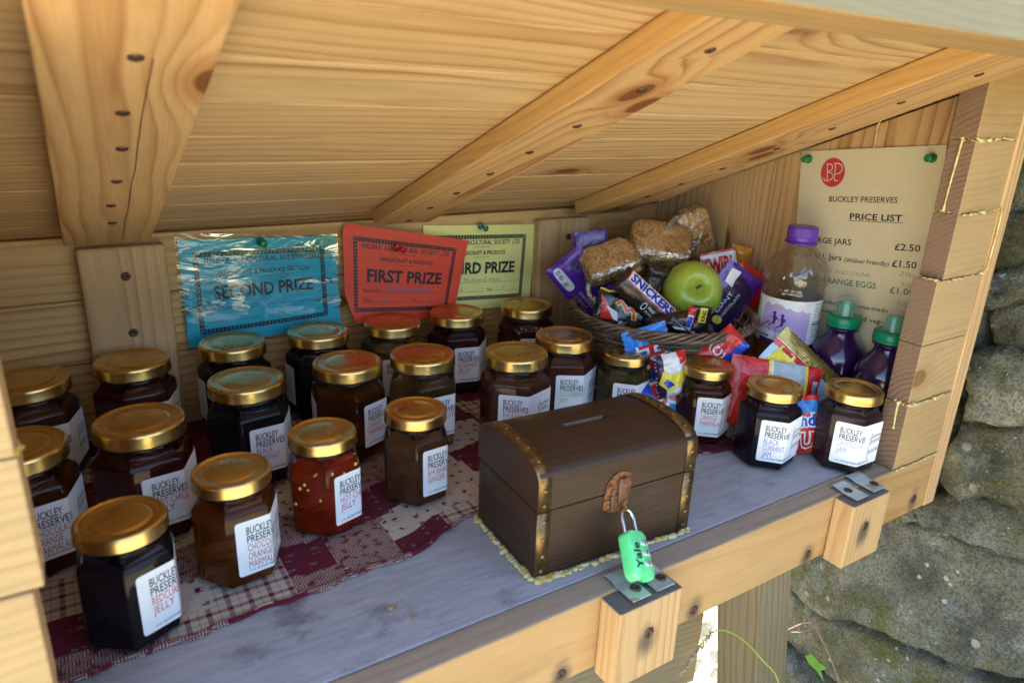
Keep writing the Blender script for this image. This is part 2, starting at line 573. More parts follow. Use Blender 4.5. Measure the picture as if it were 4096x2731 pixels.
def glass_mat(name='jar_glass', tint=(.96, .97, .97), ior=1.42):
    """Clear wall: mostly see-through, mirror-bright towards grazing angles."""
    T = NT(name)
    fr = T.n('ShaderNodeFresnel')
    fr.inputs['IOR'].default_value = ior
    tr = T.n('ShaderNodeBsdfTransparent')
    tr.inputs[0].default_value = (*tint, 1)
    gl = T.n('ShaderNodeBsdfGlossy')
    gl.inputs['Roughness'].default_value = .03
    mx = T.n('ShaderNodeMixShader')
    geo = T.n('ShaderNodeNewGeometry')
    fac = T.math('MULTIPLY', fr.outputs[0], T.math('SUBTRACT', .52, T.math('MULTIPLY', geo.outputs['Backfacing'], .47)))
    T.put(mx.inputs[0], fac)
    T.t.links.new(tr.outputs[0], mx.inputs[1])
    T.t.links.new(gl.outputs[0], mx.inputs[2])
    return T.done(mx.outputs[0])
M['glass'] = glass_mat()

def film_mat(name, tint=(.97, .97, .97), rough=.08, scale=90, strength=.8, base=.05, streak=(1, 1, 1), bands=0.0):
    """Wrinkled clear plastic film."""
    T = NT(name)
    p = T.vmath('MULTIPLY', T.obj(), streak)
    h = T.math('ADD', T.noise(p, scale, 3, .55, 1.5), T.math('MULTIPLY', T.voro(p, scale * .6, 'DISTANCE_TO_EDGE', 'Distance'), .6))
    nrm = T.bump(h, strength, .004)
    fr = T.n('ShaderNodeFresnel')
    fr.inputs['IOR'].default_value = 1.5
    T.put(fr.inputs['Normal'], nrm)
    bk = T.math('SUBTRACT', 1.0, T.n('ShaderNodeNewGeometry').outputs['Backfacing'])
    tr = T.n('ShaderNodeBsdfTransparent')
    tr.inputs[0].default_value = (*tint, 1)
    gl = T.n('ShaderNodeBsdfGlossy')
    gl.inputs['Roughness'].default_value = rough
    T.put(gl.inputs['Normal'], nrm)
    mx = T.n('ShaderNodeMixShader')
    fac = T.math('ADD', T.math('MULTIPLY', fr.outputs[0], bk), base, clamp=True)
    if bands:      # where the film clings flat it mirrors more
        fac = T.math('ADD', fac, T.math('MULTIPLY', T.step(T.noise(T.vmath('MULTIPLY', p, (1, 1, 1.6)), 11, 4, .6), .52, .64), bands), clamp=True)
    T.put(mx.inputs[0], fac)
    T.t.links.new(tr.outputs[0], mx.inputs[1])
    T.t.links.new(gl.outputs[0], mx.inputs[2])
    return T.done(mx.outputs[0])
M['sleeve'] = film_mat('laminating_pouch', scale=15, strength=.30, base=.03, rough=.05, streak=(1, 1, 3.0), bands=.32)
M['cling'] = film_mat('cling_film', scale=70, strength=.8, base=.09, rough=.10, streak=(1.6, 1, 1), bands=.35)

def jam_mat(name, c, clear=0.0, bits=None):
    T = NT(name)
    p = T.obj()
    k = T.noise(p, 55, 4, .6, .6)
    col = T.mix(T.step(k, .35, .7), tuple(x * .72 for x in c), tuple(min(1, x * 1.25) for x in c))
    if bits:
        b = T.math('SUBTRACT', 1.0, T.step(T.voro(p, 75, 'F1', 'Distance'), .14, .25))
        b = T.math('MULTIPLY', b, T.step(T.noise(p, 38, 2), .5, .6))
        col = T.mix(T.math('MULTIPLY', b, .35), col, bits)
    if clear:      # set jelly: light goes in and comes out tinted
        a = T.bsdf(col, .45, 0, None, spec=.05)
        tc = tuple(min(.9, (x * 5.0) ** .5) for x in c)
        b = T.bsdf(T.mix(T.step(k, .3, .7), tuple(x * .85 for x in tc), tc), .10, 0, T.bump(k, .25, .002), spec=.2, trans=1.0, ior=1.12)
        mx = T.n('ShaderNodeMixShader'); mx.inputs[0].default_value = min(.85, clear * 3.2)
        T.t.links.new(a, mx.inputs[1]); T.t.links.new(b, mx.inputs[2])
        return T.done(mx.outputs[0])
    return T.done(T.bsdf(col, .35, 0, T.bump(k, .15, .001), spec=.06))

M['paper'] = plain('label_paper', (.80, .79, .80), .45, var=.02, spec=.4)
M['ink'] = plain('black_ink', (.022, .022, .028), .5, var=.1)
def ink(name, c): return plain(name, c, .5, var=.05)
M['inkred'] = ink('red_ink', (.55, .045, .07))
M['inkorange'] = ink('orange_ink', (.66, .15, .06))
M['inkpurple'] = ink('purple_ink', (.25, .16, .42))
M['inklilac'] = ink('lilac_ink', (.36, .32, .54))
M['inkgreen'] = ink('green_ink', (.27, .47, .13))
M['inkbrown'] = ink('rust_brown_ink', (.45, .10, .06))
M['inkgrey'] = ink('grey_ink', (.09, .09, .10))
M['pencil'] = ink('pencil_grey', (.36, .33, .26))
# ================================================================ THE STALL
X, Y, Z = Vector((1, 0, 0)), Vector((0, 1, 0)), Vector((0, 0, 1))
DEPTH, WALLX, LEFTX = 0.4266, 0.711, -0.105      # inner faces of back, right and left walls
SL = rad(21.5)
CB = Vector((0, DEPTH, 0.188))                    # where the ceiling meets the back wall
U = Vector((0, -math.cos(SL), math.sin(SL)))      # up the ceiling slope towards the opening
NN = Vector((0, math.sin(SL), math.cos(SL)))      # out of the roof

stall = empty("honesty_stall", (0.3, 0.2, -0.75), 0, "open fronted pine wayside stall with slatted sloping roof, shelf and front rail", "stall")
stall_inv = Matrix.Translation((-0.3, -0.2, 0.75))
def sobj(name, bm, mats, parent=None, **k):
    o = obj(name, bm, mats, parent or stall, **k)
    if parent is None: o.matrix_parent_inverse = stall_inv
    else: o.matrix_parent_inverse = Matrix.Identity(4)
    return o

# roof boards (tongue and groove, one roof)
bm = newbm()
s = -0.02
pitch = 0.0575
s0 = 0.036 - pitch
for i in range(10):
    a = s0 + i * pitch
    board(bm, CB + Vector((-0.135, 0, 0)) + U * (a + .0004), X, U, NN, 0.92, pitch - .0008, 0.016, bev=0.0011, oz=random.uniform(.008, .03) if i % 3 else .05)
roof = sobj("roof", bm, M['roof'])

# back wall, right wall, left wall
bm = newbm()
for i in range(5):
    z0 = -0.0512 + i * 0.06
    h = 0.0594
    if z0 + h > 0.187: h = 0.187 - z0 - .002
    if h > .005: board(bm, (-0.12, DEPTH, z0), X, Z, Y, 0.845, h, 0.018, bev=0.0013, slope=.01)
sobj("back_wall", bm, M['wall'])
bm = newbm()
ys = [0.0238, 0.0575, 0.117, 0.176, 0.238, 0.297, 0.3565, 0.407, DEPTH - .0008]
for a, b in zip(ys[:-1], ys[1:]):
    ztop = CB.z + (DEPTH - a) * math.tan(SL) - .002
    ztop2 = CB.z + (DEPTH - b) * math.tan(SL) - .002
    n0 = len(bm.verts)
    board(bm, (WALLX, a + .0004, -0.055), Z, Y, X, ztop + .055, b - a - .0008, 0.018, bev=0.0011, slope=.04)
    bm.verts.ensure_lookup_table()
    for v in bm.verts[n0:]:
        lim = CB.z + (DEPTH - v.co.y) * math.tan(SL) - .0025
        if v.co.z > lim: v.co.z = lim
right_wall = sobj("side_wall", bm, M['side'])
bm = newbm()
for a, b in zip(ys[:-1], ys[1:]):
    n0 = len(bm.verts)
    board(bm, (LEFTX - .018, a + .0004, -0.055), Z, Y, X, 0.42, b - a - .0008, 0.018, bev=0.0011)
    bm.verts.ensure_lookup_table()
    for v in bm.verts[n0:]:
        lim = CB.z + (DEPTH - v.co.y) * math.tan(SL) - .0025
        if v.co.z > lim: v.co.z = lim
sobj("side_wall", bm, M['side'])

# corner posts: upright battens closing the side walls towards the road
bm = newbm()
board(bm, (0.7115, 0.0, -0.0605), Z, X, Y, 0.415, 0.0185, 0.0230, bev=.001)
sobj("corner_batten", bm, M['side'])
bm = newbm()
board(bm, (-0.1245, 0.0, -0.0605), Z, X, Y, 0.415, 0.0185, 0.0230, bev=.001)
sobj("corner_batten", bm, M['side'])

def screw_head(bm, c, n, r=0.0036, sink=0.0):
    n = Vector(n).normalized()
    q = n.to_track_quat('Z', 'Y').to_matrix().to_4x4()
    Mx = Matrix.Translation(Vector(c) - n * sink) @ q @ Matrix.Rotation(random.random() * 6, 4, 'Z')
    lathe(bm, [(0, .0002), (r * .26, .0002), (r * .32, .0011), (r * .7, .0010), (r * .95, .0005), (r, -.0004), (r, -.001)], 14, Mx)

# rafters
def rafter(x0, x1, t, s0, s1, screws, cx, mats):
    bm = newbm()
    board(bm, CB + Vector((x0, 0, 0)) + U * s0 - NN * t, U, X, NN, s1 - s0, x1 - x0, t - .0004, bev=.0016, faces={'-y': 1, '+y': 1}, oz=.03 if x0 > .02 else .02, oy=-.038)
    o = sobj("rafter", bm, mats)
    for (dx, sv) in screws:
        b2 = newbm()
        screw_head(b2, CB + Vector((cx + dx, 0, 0)) + U * sv - NN * t, -NN, .0034)
        sobj("screw", b2, M['screw'], o, smooth=True)
    return o
RS = lambda vals: [(random.uniform(-.0015, .0015), v) for v in vals]
R1 = rafter(.0142, .0795, .016, .033, .5165, [(.0012, .412), (-.0011, .3498), (.0005, .2955), (-.0002, .2305), (-.0018, .169), (.0003, .1131)], .0475, [M['rafter'], M['rafter']])
# a drying crack down the left rafter
S = Sheet()
S.line([(.0550, .412), (.0546, .35), (.0552, .30), (.0562, .255), (.0556, .225), (.0562, .19), (.0566, .150), (.0560, .118), (.0568, .075), (.0572, .05)], .0006, 0, 0)
def fm(s, t): return CB + Vector((s, 0, 0)) + U * t - NN * .016, -NN
sobj("crack", S.bm(fm, off=.00012), plain('dark_crack', (.05, .025, .012), .9), R1)
R2 = rafter(.2845, .3485, .016, .036, .5165, [(.0014, .4616), (.0027, .4059), (.0018, .3417), (.0005, .2831), (-.0007, .2251), (-.0009, .1636), (-.0013, .1077), (.0002, .0518)], .317, [M['rafter'], M['orange']])
R3 = rafter(.5510, .6330, .0168, .026, .5165, RS([.4658, .4097, .3475, .2909, .2249, .1659, .111, .056]), .592, [M['rafter'], M['orange']])

# studs on the back wall
def stud(x0, x1, z1, sc):
    bm = newbm()
    board(bm, (x0, DEPTH - .0162, .001), Z, X, Y, z1 - .001, x1 - x0, .016, bev=.003, oz=.022, oy=-.02)
    o = sobj("wall_stud", bm, M['side'])
    for c in sc:
        b2 = newbm()
        screw_head(b2, (c[0], DEPTH - .0162, c[1]), -Y, .0042)
        sobj("screw", b2, M['screw'], o, smooth=True)
stud(.022, .0925, .1775, [(.0574, .1507), (.057, .0976)])
stud(.5085, .588, .1755, [(.5529, .1523), (.551, .09)])

# shelf and front rail
bm = newbm()
board(bm, (LEFTX + .001, .0212, -.012), X, Y, Z, WALLX - LEFTX - .002, DEPTH - .022, .012, bev=.0006)
sobj("shelf", bm, M['shelf'])
bm = newbm()
board(bm, (-.105, 0, -.0595), X, Z, -Y, .8155, .0595, -.0205, bev=.0016, faces={'+y': 1})
bm.normal_update()
rail = sobj("front_rail", bm, [M['rail'], M['railtop']])
for (sx, sz) in ((.5206, -.05), (.3816, -.0514), (.2557, -.0516), (.6859, -.0441), (.12, -.051)):
    b2 = newbm()
    screw_head(b2, (sx, 0, sz), -Y, .0042)
    sobj("screw", b2, M['screw'], rail, smooth=True)

# latch blocks with zinc brackets
def bracket(bm, x0, x1, yb, yf, z):
    """thin bent strip: flat on the block, curling up at its back edge"""
    prof = [(yb, z + .0004), (yb - .003, z + .0030), (yb - .008, z + .0026), (yb - .013, z + .0012), (yf, z + .0009)]
    n = len(prof)
    vs = []
    for (yy, zz) in prof:
        vs += [(x0, yy, zz), (x1, yy, zz), (x1, yy, zz + .0010), (x0, yy, zz + .0010)]
    fs = [[0, 1, 2, 3], [(n - 1) * 4 + 3, (n - 1) * 4 + 2, (n - 1) * 4 + 1, (n - 1) * 4]]
    for i in range(n - 1):
        for k in range(4):
            fs.append([i * 4 + k, (i + 1) * 4 + k, (i + 1) * 4 + (k + 1) % 4, i * 4 + (k + 1) % 4])
    bm_add(bm, vs, fs, 0)
def latch_block(x0, x1, yf, h, brs, scs, fsc):
    bm = newbm()
    board(bm, (x0, yf, -h), Z, X, Y, h - .0006, x1 - x0, -yf - .0004, bev=.0014, faces={'+x': 1})
    o = sobj("latch_block", bm, [M['block'], M['blocktop']])
    for (a, b, yb, ye), (sx, sy) in zip(brs, scs):
        b2 = newbm()
        bracket(b2, a, b, yb, ye, 0.0)
        br = sobj("bracket", b2, M['zinc'], o)
        b3 = newbm()
        screw_head(b3, (sx, sy, .0022), Z, .0040)
        sobj("screw", b3, M['screw'], o, smooth=True)
    b3 = newbm()
    screw_head(b3, fsc, -Y, .0045)
    sobj("screw", b3, M['screw'], o, smooth=True)
latch_block(.2846, .3420, -.0208, .0635, [(.2990, .3150, .015, -.0168), (.3208, .3374, .012, -.0165)], [(.3094, -.0073), (.3324, -.0077)], (.3128, -.0208, -.0262))
latch_block(.5442, .5985, -.0190, .0625, [(.5535, .5700, .012, -.0150), (.5800, .5980, .016, -.0140)], [(.5607, -.0013), (.5925, -.0061)], (.5680, -.0190, -.0262))

# front panels either side of the opening: short boards laid flat, rough ends to the inside
zz = [.0006, .0660, .1225, .1810, .2375, .2970, .3560]
xs = [.6345, .6356, .6352, .6440, .6436, .6420]
def front_panel(side):
    bm = newbm()
    for i in range(6):
        z0, z1 = zz[i], zz[i + 1]
        y0 = random.uniform(.0005, .0022)
        if side > 0:
            board(bm, (xs[i], y0, z0), X, Z, -Y, .7112 - xs[i], z1 - z0 - .0009, -(.0225 - y0), bev=.0009, faces={'-x': 1}, oy=random.uniform(.03, .08))
        else:
            xe = [-.0165, -.0160, -.0120, -.0125, -.0090, -.0100][i]
            board(bm, (-.1055, y0, z0), X, Z, -Y, .1055 + xe, z1 - z0 - .0009, -(.0225 - y0), bev=.0009, faces={'+x': 1}, oy=random.uniform(.03, .08))
    return sobj("front_panel", bm, [M['stile'], M['endgrain'] if side > 0 else M['block']])
fpr = front_panel(1)
fpl = front_panel(-1)

# dried expanding glue that has oozed out between the boards
def foam(path, r=.0016, n=26, parent=None, drip=None, name="glue_line"):
    bm = newbm()
    P = spline(path, max(2, n // max(1, len(path) - 1)))
    for p in P:
        if random.random() < .12: continue
        k = random.choice((.3, .45, .6, .8, 1.0, 1.5))
        blob(bm, p + Vector((random.uniform(-1, 1), random.uniform(-1, 0) * .6, random.uniform(-1, 1))) * r * .5, r * .85 * k, 2, sc=(1.6, .8, .7), rough=.7)
    if drip:
        tube(bm, spline(drip, 6), r * .62, 7, rfun=lambda t: 1.1 - .45 * t + (.5 if t > .9 else 0))
    return sobj(name, bm, M['foam'], parent)
foam([(.6425, .001, .2965), (.66, 0, .2968), (.685, 0, .2972), (.70, .0004, .297)], .0020, 26, fpr)
foam([(.6425, .012, .2965), (.6425, .002, .2960)], .0016, 8, fpr, drip=[(.6428, .012, .2960), (.6425, .0125, .280), (.6425, .0135, .258), (.6428, .0140, .2385)])
foam([(.6445, .018, .2378), (.6445, .010, .2376), (.6450, .001, .2372)], .0013, 14, fpr)
foam([(.647, -.0004, .2370), (.66, -.0006, .2370), (.675, -.0005, .2372), (.690, -.0006, .2378), (.7105, -.0008, .2385)], .0016, 34, fpr, drip=[(.7112, -.0012, .238), (.7118, -.0016, .222), (.7114, -.0016, .200), (.7110, -.0016, .184)])
foam([(.637, .015, .1812), (.6375, .006, .1808), (.640, -.0002, .1806), (.655, -.0006, .1806), (.670, -.0006, .1808), (.690, -.0006, .1812), (.708, -.0004, .1814)], .0015, 44, fpr)
foam([(.6350, .014, .0672), (.6352, .008, .0660), (.636, -.0004, .0668), (.645, -.0008, .0662), (.662, -.0008, .0662), (.69, 0, .0664)], .0018, 30, fpr, drip=[(.6348, .010, .0660), (.6346, .010, .056), (.6346, .0095, .048), (.6346, .009, .040)])
foam([(.637, -.0006, .0008), (.66, -.0010, .0008), (.685, -.001, .0008), (.708, -.0006, .0008)], .0010, 40, fpr)
foam([(.709, .1241, .3088), (.7095, .1200, .312)], .0022, 8, right_wall, drip=[(.7098, .1241, .3088), (.7100, .1269, .3003), (.7102, .1266, .2919), (.7104, .1262, .2800)])
foam([(-.0125, .004, .1820), (-.013, .012, .1816)], .0022, 9, fpl)

# fascia and the batten behind it, along the top of the opening
bm = newbm()
board(bm, (-.16, -.0786, .3512), X, Z, Y, .98, .030, .0236, bev=.001)
sobj("fascia_batten", bm, M['stile'])
bm = newbm()
board(bm, (-.18, -.1092, .3503), X, Z, Y, 1.05, .125, .0296, bev=.0012, faces={'-z': 0, '-y': 1})
fas = sobj("fascia_board", bm, [M['fascia'], M['rail']])

# the stand under the shelf
def leaning_post(p0, p1, w, d, mat, name):
    p0, p1 = Vector(p0), Vector(p1)
    ax = (p1 - p0).normalized()
    ay = Vector((ax.z, 0, -ax.x)).normalized()
    if ay.x < 0: ay = -ay
    az = Y
    bm = newbm()
    board(bm, p0, ax, ay, az, (p1 - p0).length, w, d, bev=.002)
    return sobj(name, bm, mat)
leaning_post((.588, .100, -.060), (.718, .100, -.75), .0555, .062, M['post'], "leg")
leaning_post((-.02, .100, -.060), (-.15, .100, -.75), .0555, .062, M['post'], "leg")
bm = newbm()
for i, (xa, wd) in enumerate(((-.10, .115), (.017, .10), (.119, .112), (.233, .104), (.339, .108), (.449, .105), (.556, .126))):
    board(bm, (xa, .235, -.74), Z, X, Y, .67, wd, .014, bev=.0015)
sobj("lower_boarding", bm, M['post'])
bm = newbm()
n0 = 0
board(bm, (-.10, .1985, -.305), Vector((1, 0, -.16)).normalized(), Z, Y, .762, .12, .022, bev=.0015)
sobj("cross_brace", bm, M['post'])
# ================================================================ PATCHWORK CLOTH
def cloth_mats():
    out = []
    def base(name):
        T = NT(name)
        p = T.obj()
        wv = T.n('ShaderNodeTexWave', wave_type='BANDS')
        T.put(wv.inputs['Vector'], p)
        wv.inputs['Scale'].default_value = 700
        return T, p, T.bump(T.math('ADD', T.noise(p, 240, 3), T.math('MULTIPLY', T.noise(p, 30, 2), 4)), .5, .0012)
    RED, CRM = (.21, .022, .048), (.76, .66, .56)
    # cream with little red sprigs
    T, p, nr = base('cream_sprig_cotton')
    d = T.voro(p, 75, 'F1', 'Distance', '2D', .45)
    dd = T.math('ADD', d, T.math('MULTIPLY', T.math('SUBTRACT', T.noise(p, 420, 2), .5), .9))
    c = T.mix(T.math('SUBTRACT', 1.0, T.step(dd, .10, .17)), CRM, (.17, .03, .035))
    cr = T.voro(p, 190, 'DISTANCE_TO_EDGE', 'Distance')
    c = T.mix(T.math('MULTIPLY', T.math('SUBTRACT', 1.0, T.step(cr, .01, .05)), .3), c, (.26, .20, .16))
    out.append(T.done(T.bsdf(c, .9, 0, nr, spec=.1, sheen=.1)))
    # burgundy with pale leaves
    T, p, nr = base('burgundy_leaf_cotton')
    d = T.voro(T.vmath('MULTIPLY', p, (1, 1.8, 1)), 62, 'F1', 'Distance', '2D', .5)
    dd = T.math('ADD', d, T.math('MULTIPLY', T.math('SUBTRACT', T.noise(p, 330, 2), .5), 1.1))
    c = T.mix(T.math('MULTIPLY', T.math('SUBTRACT', 1.0, T.step(dd, .04, .10)), .75), RED, (.36, .26, .22))
    out.append(T.done(T.bsdf(c, .9, 0, nr, spec=.1, sheen=.1)))
    # burgundy basket weave print
    T, p, nr = base('basket_weave_print_cotton')
    x, y, z = T.sep(p)
    cx, cy = T.math('MULTIPLY', x, 185), T.math('MULTIPLY', y, 185)
    chk = T.math('FRACT', T.math('MULTIPLY', T.math('ADD', T.math('FLOOR', cx), T.math('FLOOR', cy)), .5))
    sel = T.step(chk, .24, .26)
    sx = T.step(T.math('ABSOLUTE', T.math('SUBTRACT', T.math('FRACT', T.math('MULTIPLY', cx, 3)), .5)), .16, .30)
    sy = T.step(T.math('ABSOLUTE', T.math('SUBTRACT', T.math('FRACT', T.math('MULTIPLY', cy, 3)), .5)), .16, .30)
    mx = T.n('ShaderNodeMix', data_type='FLOAT')
    T.put(mx.inputs[0], sel); T.put(mx.inputs[2], sx); T.put(mx.inputs[3], sy)
    line = T.math('SUBTRACT', 1.0, mx.outputs[0])
    line = T.math('MULTIPLY', line, T.step(T.noise(p, 160, 2), .30, .5))
    c = T.mix(T.math('MULTIPLY', line, 1.0), (.22, .028, .050), (.68, .57, .47))
    out.append(T.done(T.bsdf(c, .9, 0, nr, spec=.1, sheen=.1)))
    # cream and burgundy check
    T, p, nr = base('woven_check_cotton')
    x, y, z = T.sep(p)
    def bars(v, f, a, b): return T.math('SUBTRACT', 1.0, T.step(T.math('ABSOLUTE', T.math('SUBTRACT', T.math('FRACT', T.math('MULTIPLY', v, f)), .5)), a, b))
    w = T.math('MAXIMUM', bars(x, 78, .11, .14), T.math('MULTIPLY', bars(T.math('ADD', x, .0064), 78, .02, .04), .55))
    h = T.math('MAXIMUM', bars(y, 78, .11, .14), T.math('MULTIPLY', bars(T.math('ADD', y, .0064), 78, .02, .04), .55))
    k = T.math('MULTIPLY', T.math('ADD', w, h), .55)
    c = T.mix(T.math('MINIMUM', k, 1.0), (.74, .65, .53), (.20, .028, .055))
    out.append(T.done(T.bsdf(c, .9, 0, nr, spec=.1, sheen=.1)))
    return out
CM = cloth_mats()
def front_edge(x):
    pts = [(-.10, .0895), (.0077, .0895), (.0393, .0915), (.0641, .0940), (.111, .0960), (.2001, .1020), (.248, .1235), (.33, .135), (.45, .115), (.5318, .1013), (.56, .104), (.60, .13)]
    for (a, b), (c, d) in zip(pts[:-1], pts[1:]):
        if a <= x <= c: return b + (d - b) * (x - a) / (c - a)
    return pts[-1][1]
bm = newbm()
NX, NY = 170, 84
X0, X1 = -.098, .60
grid = []
SEED = 0.0
# patch layout by column (about 45 mm) then by distance from the front hem
COLS = [-.10, -.035, .030, .066, .113, .148, .192, .236, .290, .345, .400, .455, .508, .553, .60]
ROWS = [0, .022, .058, .100, .145, .190, .235, .280, .34]
PAT = {(1, 0): 2, (1, 1): 1, (1, 2): 3, (1, 3): 0, (2, 0): 3, (2, 1): 0, (2, 2): 2, (3, 0): 3, (3, 1): 3, (3, 2): 0, (3, 3): 2, (3, 4): 0, (2, 3): 0, (1, 4): 2, (4, 4): 2, (4, 0): 2, (4, 1): 1, (4, 2): 2, (4, 3): 0,
       (5, 0): 2, (5, 1): 2, (5, 2): 1, (5, 3): 0, (6, 0): 1, (6, 1): 0, (6, 2): 1, (6, 3): 2, (6, 4): 1, (7, 0): 3, (7, 1): 0, (7, 2): 0, (7, 3): 2, (7, 4): 1, (7, 5): 0,
       (8, 0): 3, (8, 1): 0, (8, 2): 1, (8, 3): 0, (8, 4): 1, (8, 5): 2, (8, 6): 0, (12, 0): 1, (13, 0): 3, (13, 1): 0}
vs, fs, ms = [], [], []
for i in range(NX + 1):
    x = X0 + (X1 - X0) * i / NX
    ye = front_edge(x) + .0012 * math.sin(x * 90) + .0008 * math.sin(x * 230)
    for j in range(NY + 1):
        t = j / NY
        y = ye + (.405 - ye) * t ** 1.35
        z = .0009 + .0004 * mnoise.noise(Vector((x * 26, y * 26, 1))) + .0003 * mnoise.noise(Vector((x * 70, y * 70, 4)))
        d = y - ye
        if d < .006: z = z + .0016 * math.sin(math.pi * min(1, d / .006)) + .0003
        vs.append((x, y, max(.0005, z)))
def patch(x, y):
    d = y - front_edge(x)
    wob = .003 * math.sin(y * 60)
    ci = max(k for k in range(len(COLS)) if COLS[k] <= x + wob or k == 0)
    ri = max(k for k in range(len(ROWS)) if ROWS[k] <= d + .003 * math.sin(x * 50) or k == 0)
    if d < .0035: return 2 if (ci % 3) else 1
    return PAT.get((ci, ri), (ci * 7 + ri * 5 + ci * ri) % 4)
for i in range(NX):
    for j in range(NY):
        a = i * (NY + 1) + j
        fs.append([a, a + NY + 1, a + NY + 2, a + 1])
        c = (Vector(vs[a]) + Vector(vs[a + NY + 2])) / 2
        ms.append(patch(c.x, c.y))
b0 = len(vs)
bm_add(bm, vs, fs, ms, True)
bmesh.ops.solidify(bm, geom=list(bm.faces), thickness=-.0006)
cloth = obj("patchwork_cloth", bm, CM)
tag(cloth, "burgundy and cream patchwork cloth spread over the grey shelf under the jars", "cloth")

# ================================================================ JARS
RJ_S, HJ_S, HEX_S = .02489, .07677, .0289
RJ_L, HJ_L, HEX_L = .03008, .08808, .0350
class Hex:
    """Hexagon of circumradius R with rounded corners; arc length measured from the start of face F1 (its normal at angle a0)."""
    def __init__(self, R, rc, a0):
        self.ap = R * math.cos(rad(30)); self.rc = rc; self.a0 = a0
        self.side = 2 * (self.ap - rc) * math.tan(rad(30))      # flat part
        self.arc = rc * rad(60)
        self.per = self.side + self.arc
    def at(self, s):
        k = math.floor(s / self.per); u = s - k * self.per
        a = self.a0 + k * rad(60)
        n = Vector((math.cos(a), math.sin(a), 0)); t = Vector((-math.sin(a), math.cos(a), 0))
        if u <= self.side: return n * self.ap + t * (u - self.side / 2), n
        b = (u - self.side) / self.rc
        c = n * (self.ap - self.rc) + t * (self.side / 2)
        n2 = Vector((math.cos(a + b), math.sin(a + b), 0))
        return c + n2 * self.rc, n2
    def ring(self, shrink=0.0, scale=1.0, circ=0.0, rcirc=0.02, n=5):
        out = []
        for k in range(6):
            for q in range(2):
                p, nn = self.at(k * self.per + self.side * (0.0 + .5 * q)); out.append((p - nn * shrink))
            for q in range(n):
                p, nn = self.at(k * self.per + self.side + self.arc * q / n); out.append((p - nn * shrink))
        R_ = []
        for p in out:
            a = math.atan2(p.y, p.x); rr = p.length * scale
            rr = rr * (1 - circ) + rcirc * circ
            R_.append((rr * math.cos(a), rr * math.sin(a)))
        return R_
def loft(bm, rings, mi=0, capb=True, capt=True):
    n = len(rings[0][0]); vs, fs = [], []
    for pts, z in rings:
        vs += [(x, y, z) for x, y in pts]
    for i in range(len(rings) - 1):
        for k in range(n):
            k2 = (k + 1) % n
            fs.append([i * n + k, i * n + k2, (i + 1) * n + k2, (i + 1) * n + k])
    if capb: fs.append(list(reversed(range(n))))
    if capt: fs.append([(len(rings) - 1) * n + k for k in range(n)])
    bm_add(bm, vs, fs, mi, True)

_lid = {}
def lid_mesh(R):
    if R in _lid: return _lid[R]
    bm = newbm()
    h = .0095 * R / .0249
    q = .0249
    prof = [(R * .985, -h), (R * 1.0, -h + .0004), (R * 1.004, -h + .0010), (R * .995, -h + .0018), (R * .993, -.0030), (R * .985, -.0014), (R * .955, -.0004), (R * .92, 0), (R * .885, -.0005), (R * .86, -.0012), (R * .83, -.0013), (R * .74, -.0011), (R * .70, -.0016), (R * .665, -.0016), (R * .63, -.0008), (R * .58, -.0005), (R * .3, -.0003), (0.0001, -.0002)]
    lathe(bm, prof, 56)
    me = bpy.data.meshes.new("lid")
    bm.to_mesh(me); bm.free()
    me.materials.append(M['lid'])
    _lid[R] = me
    return me

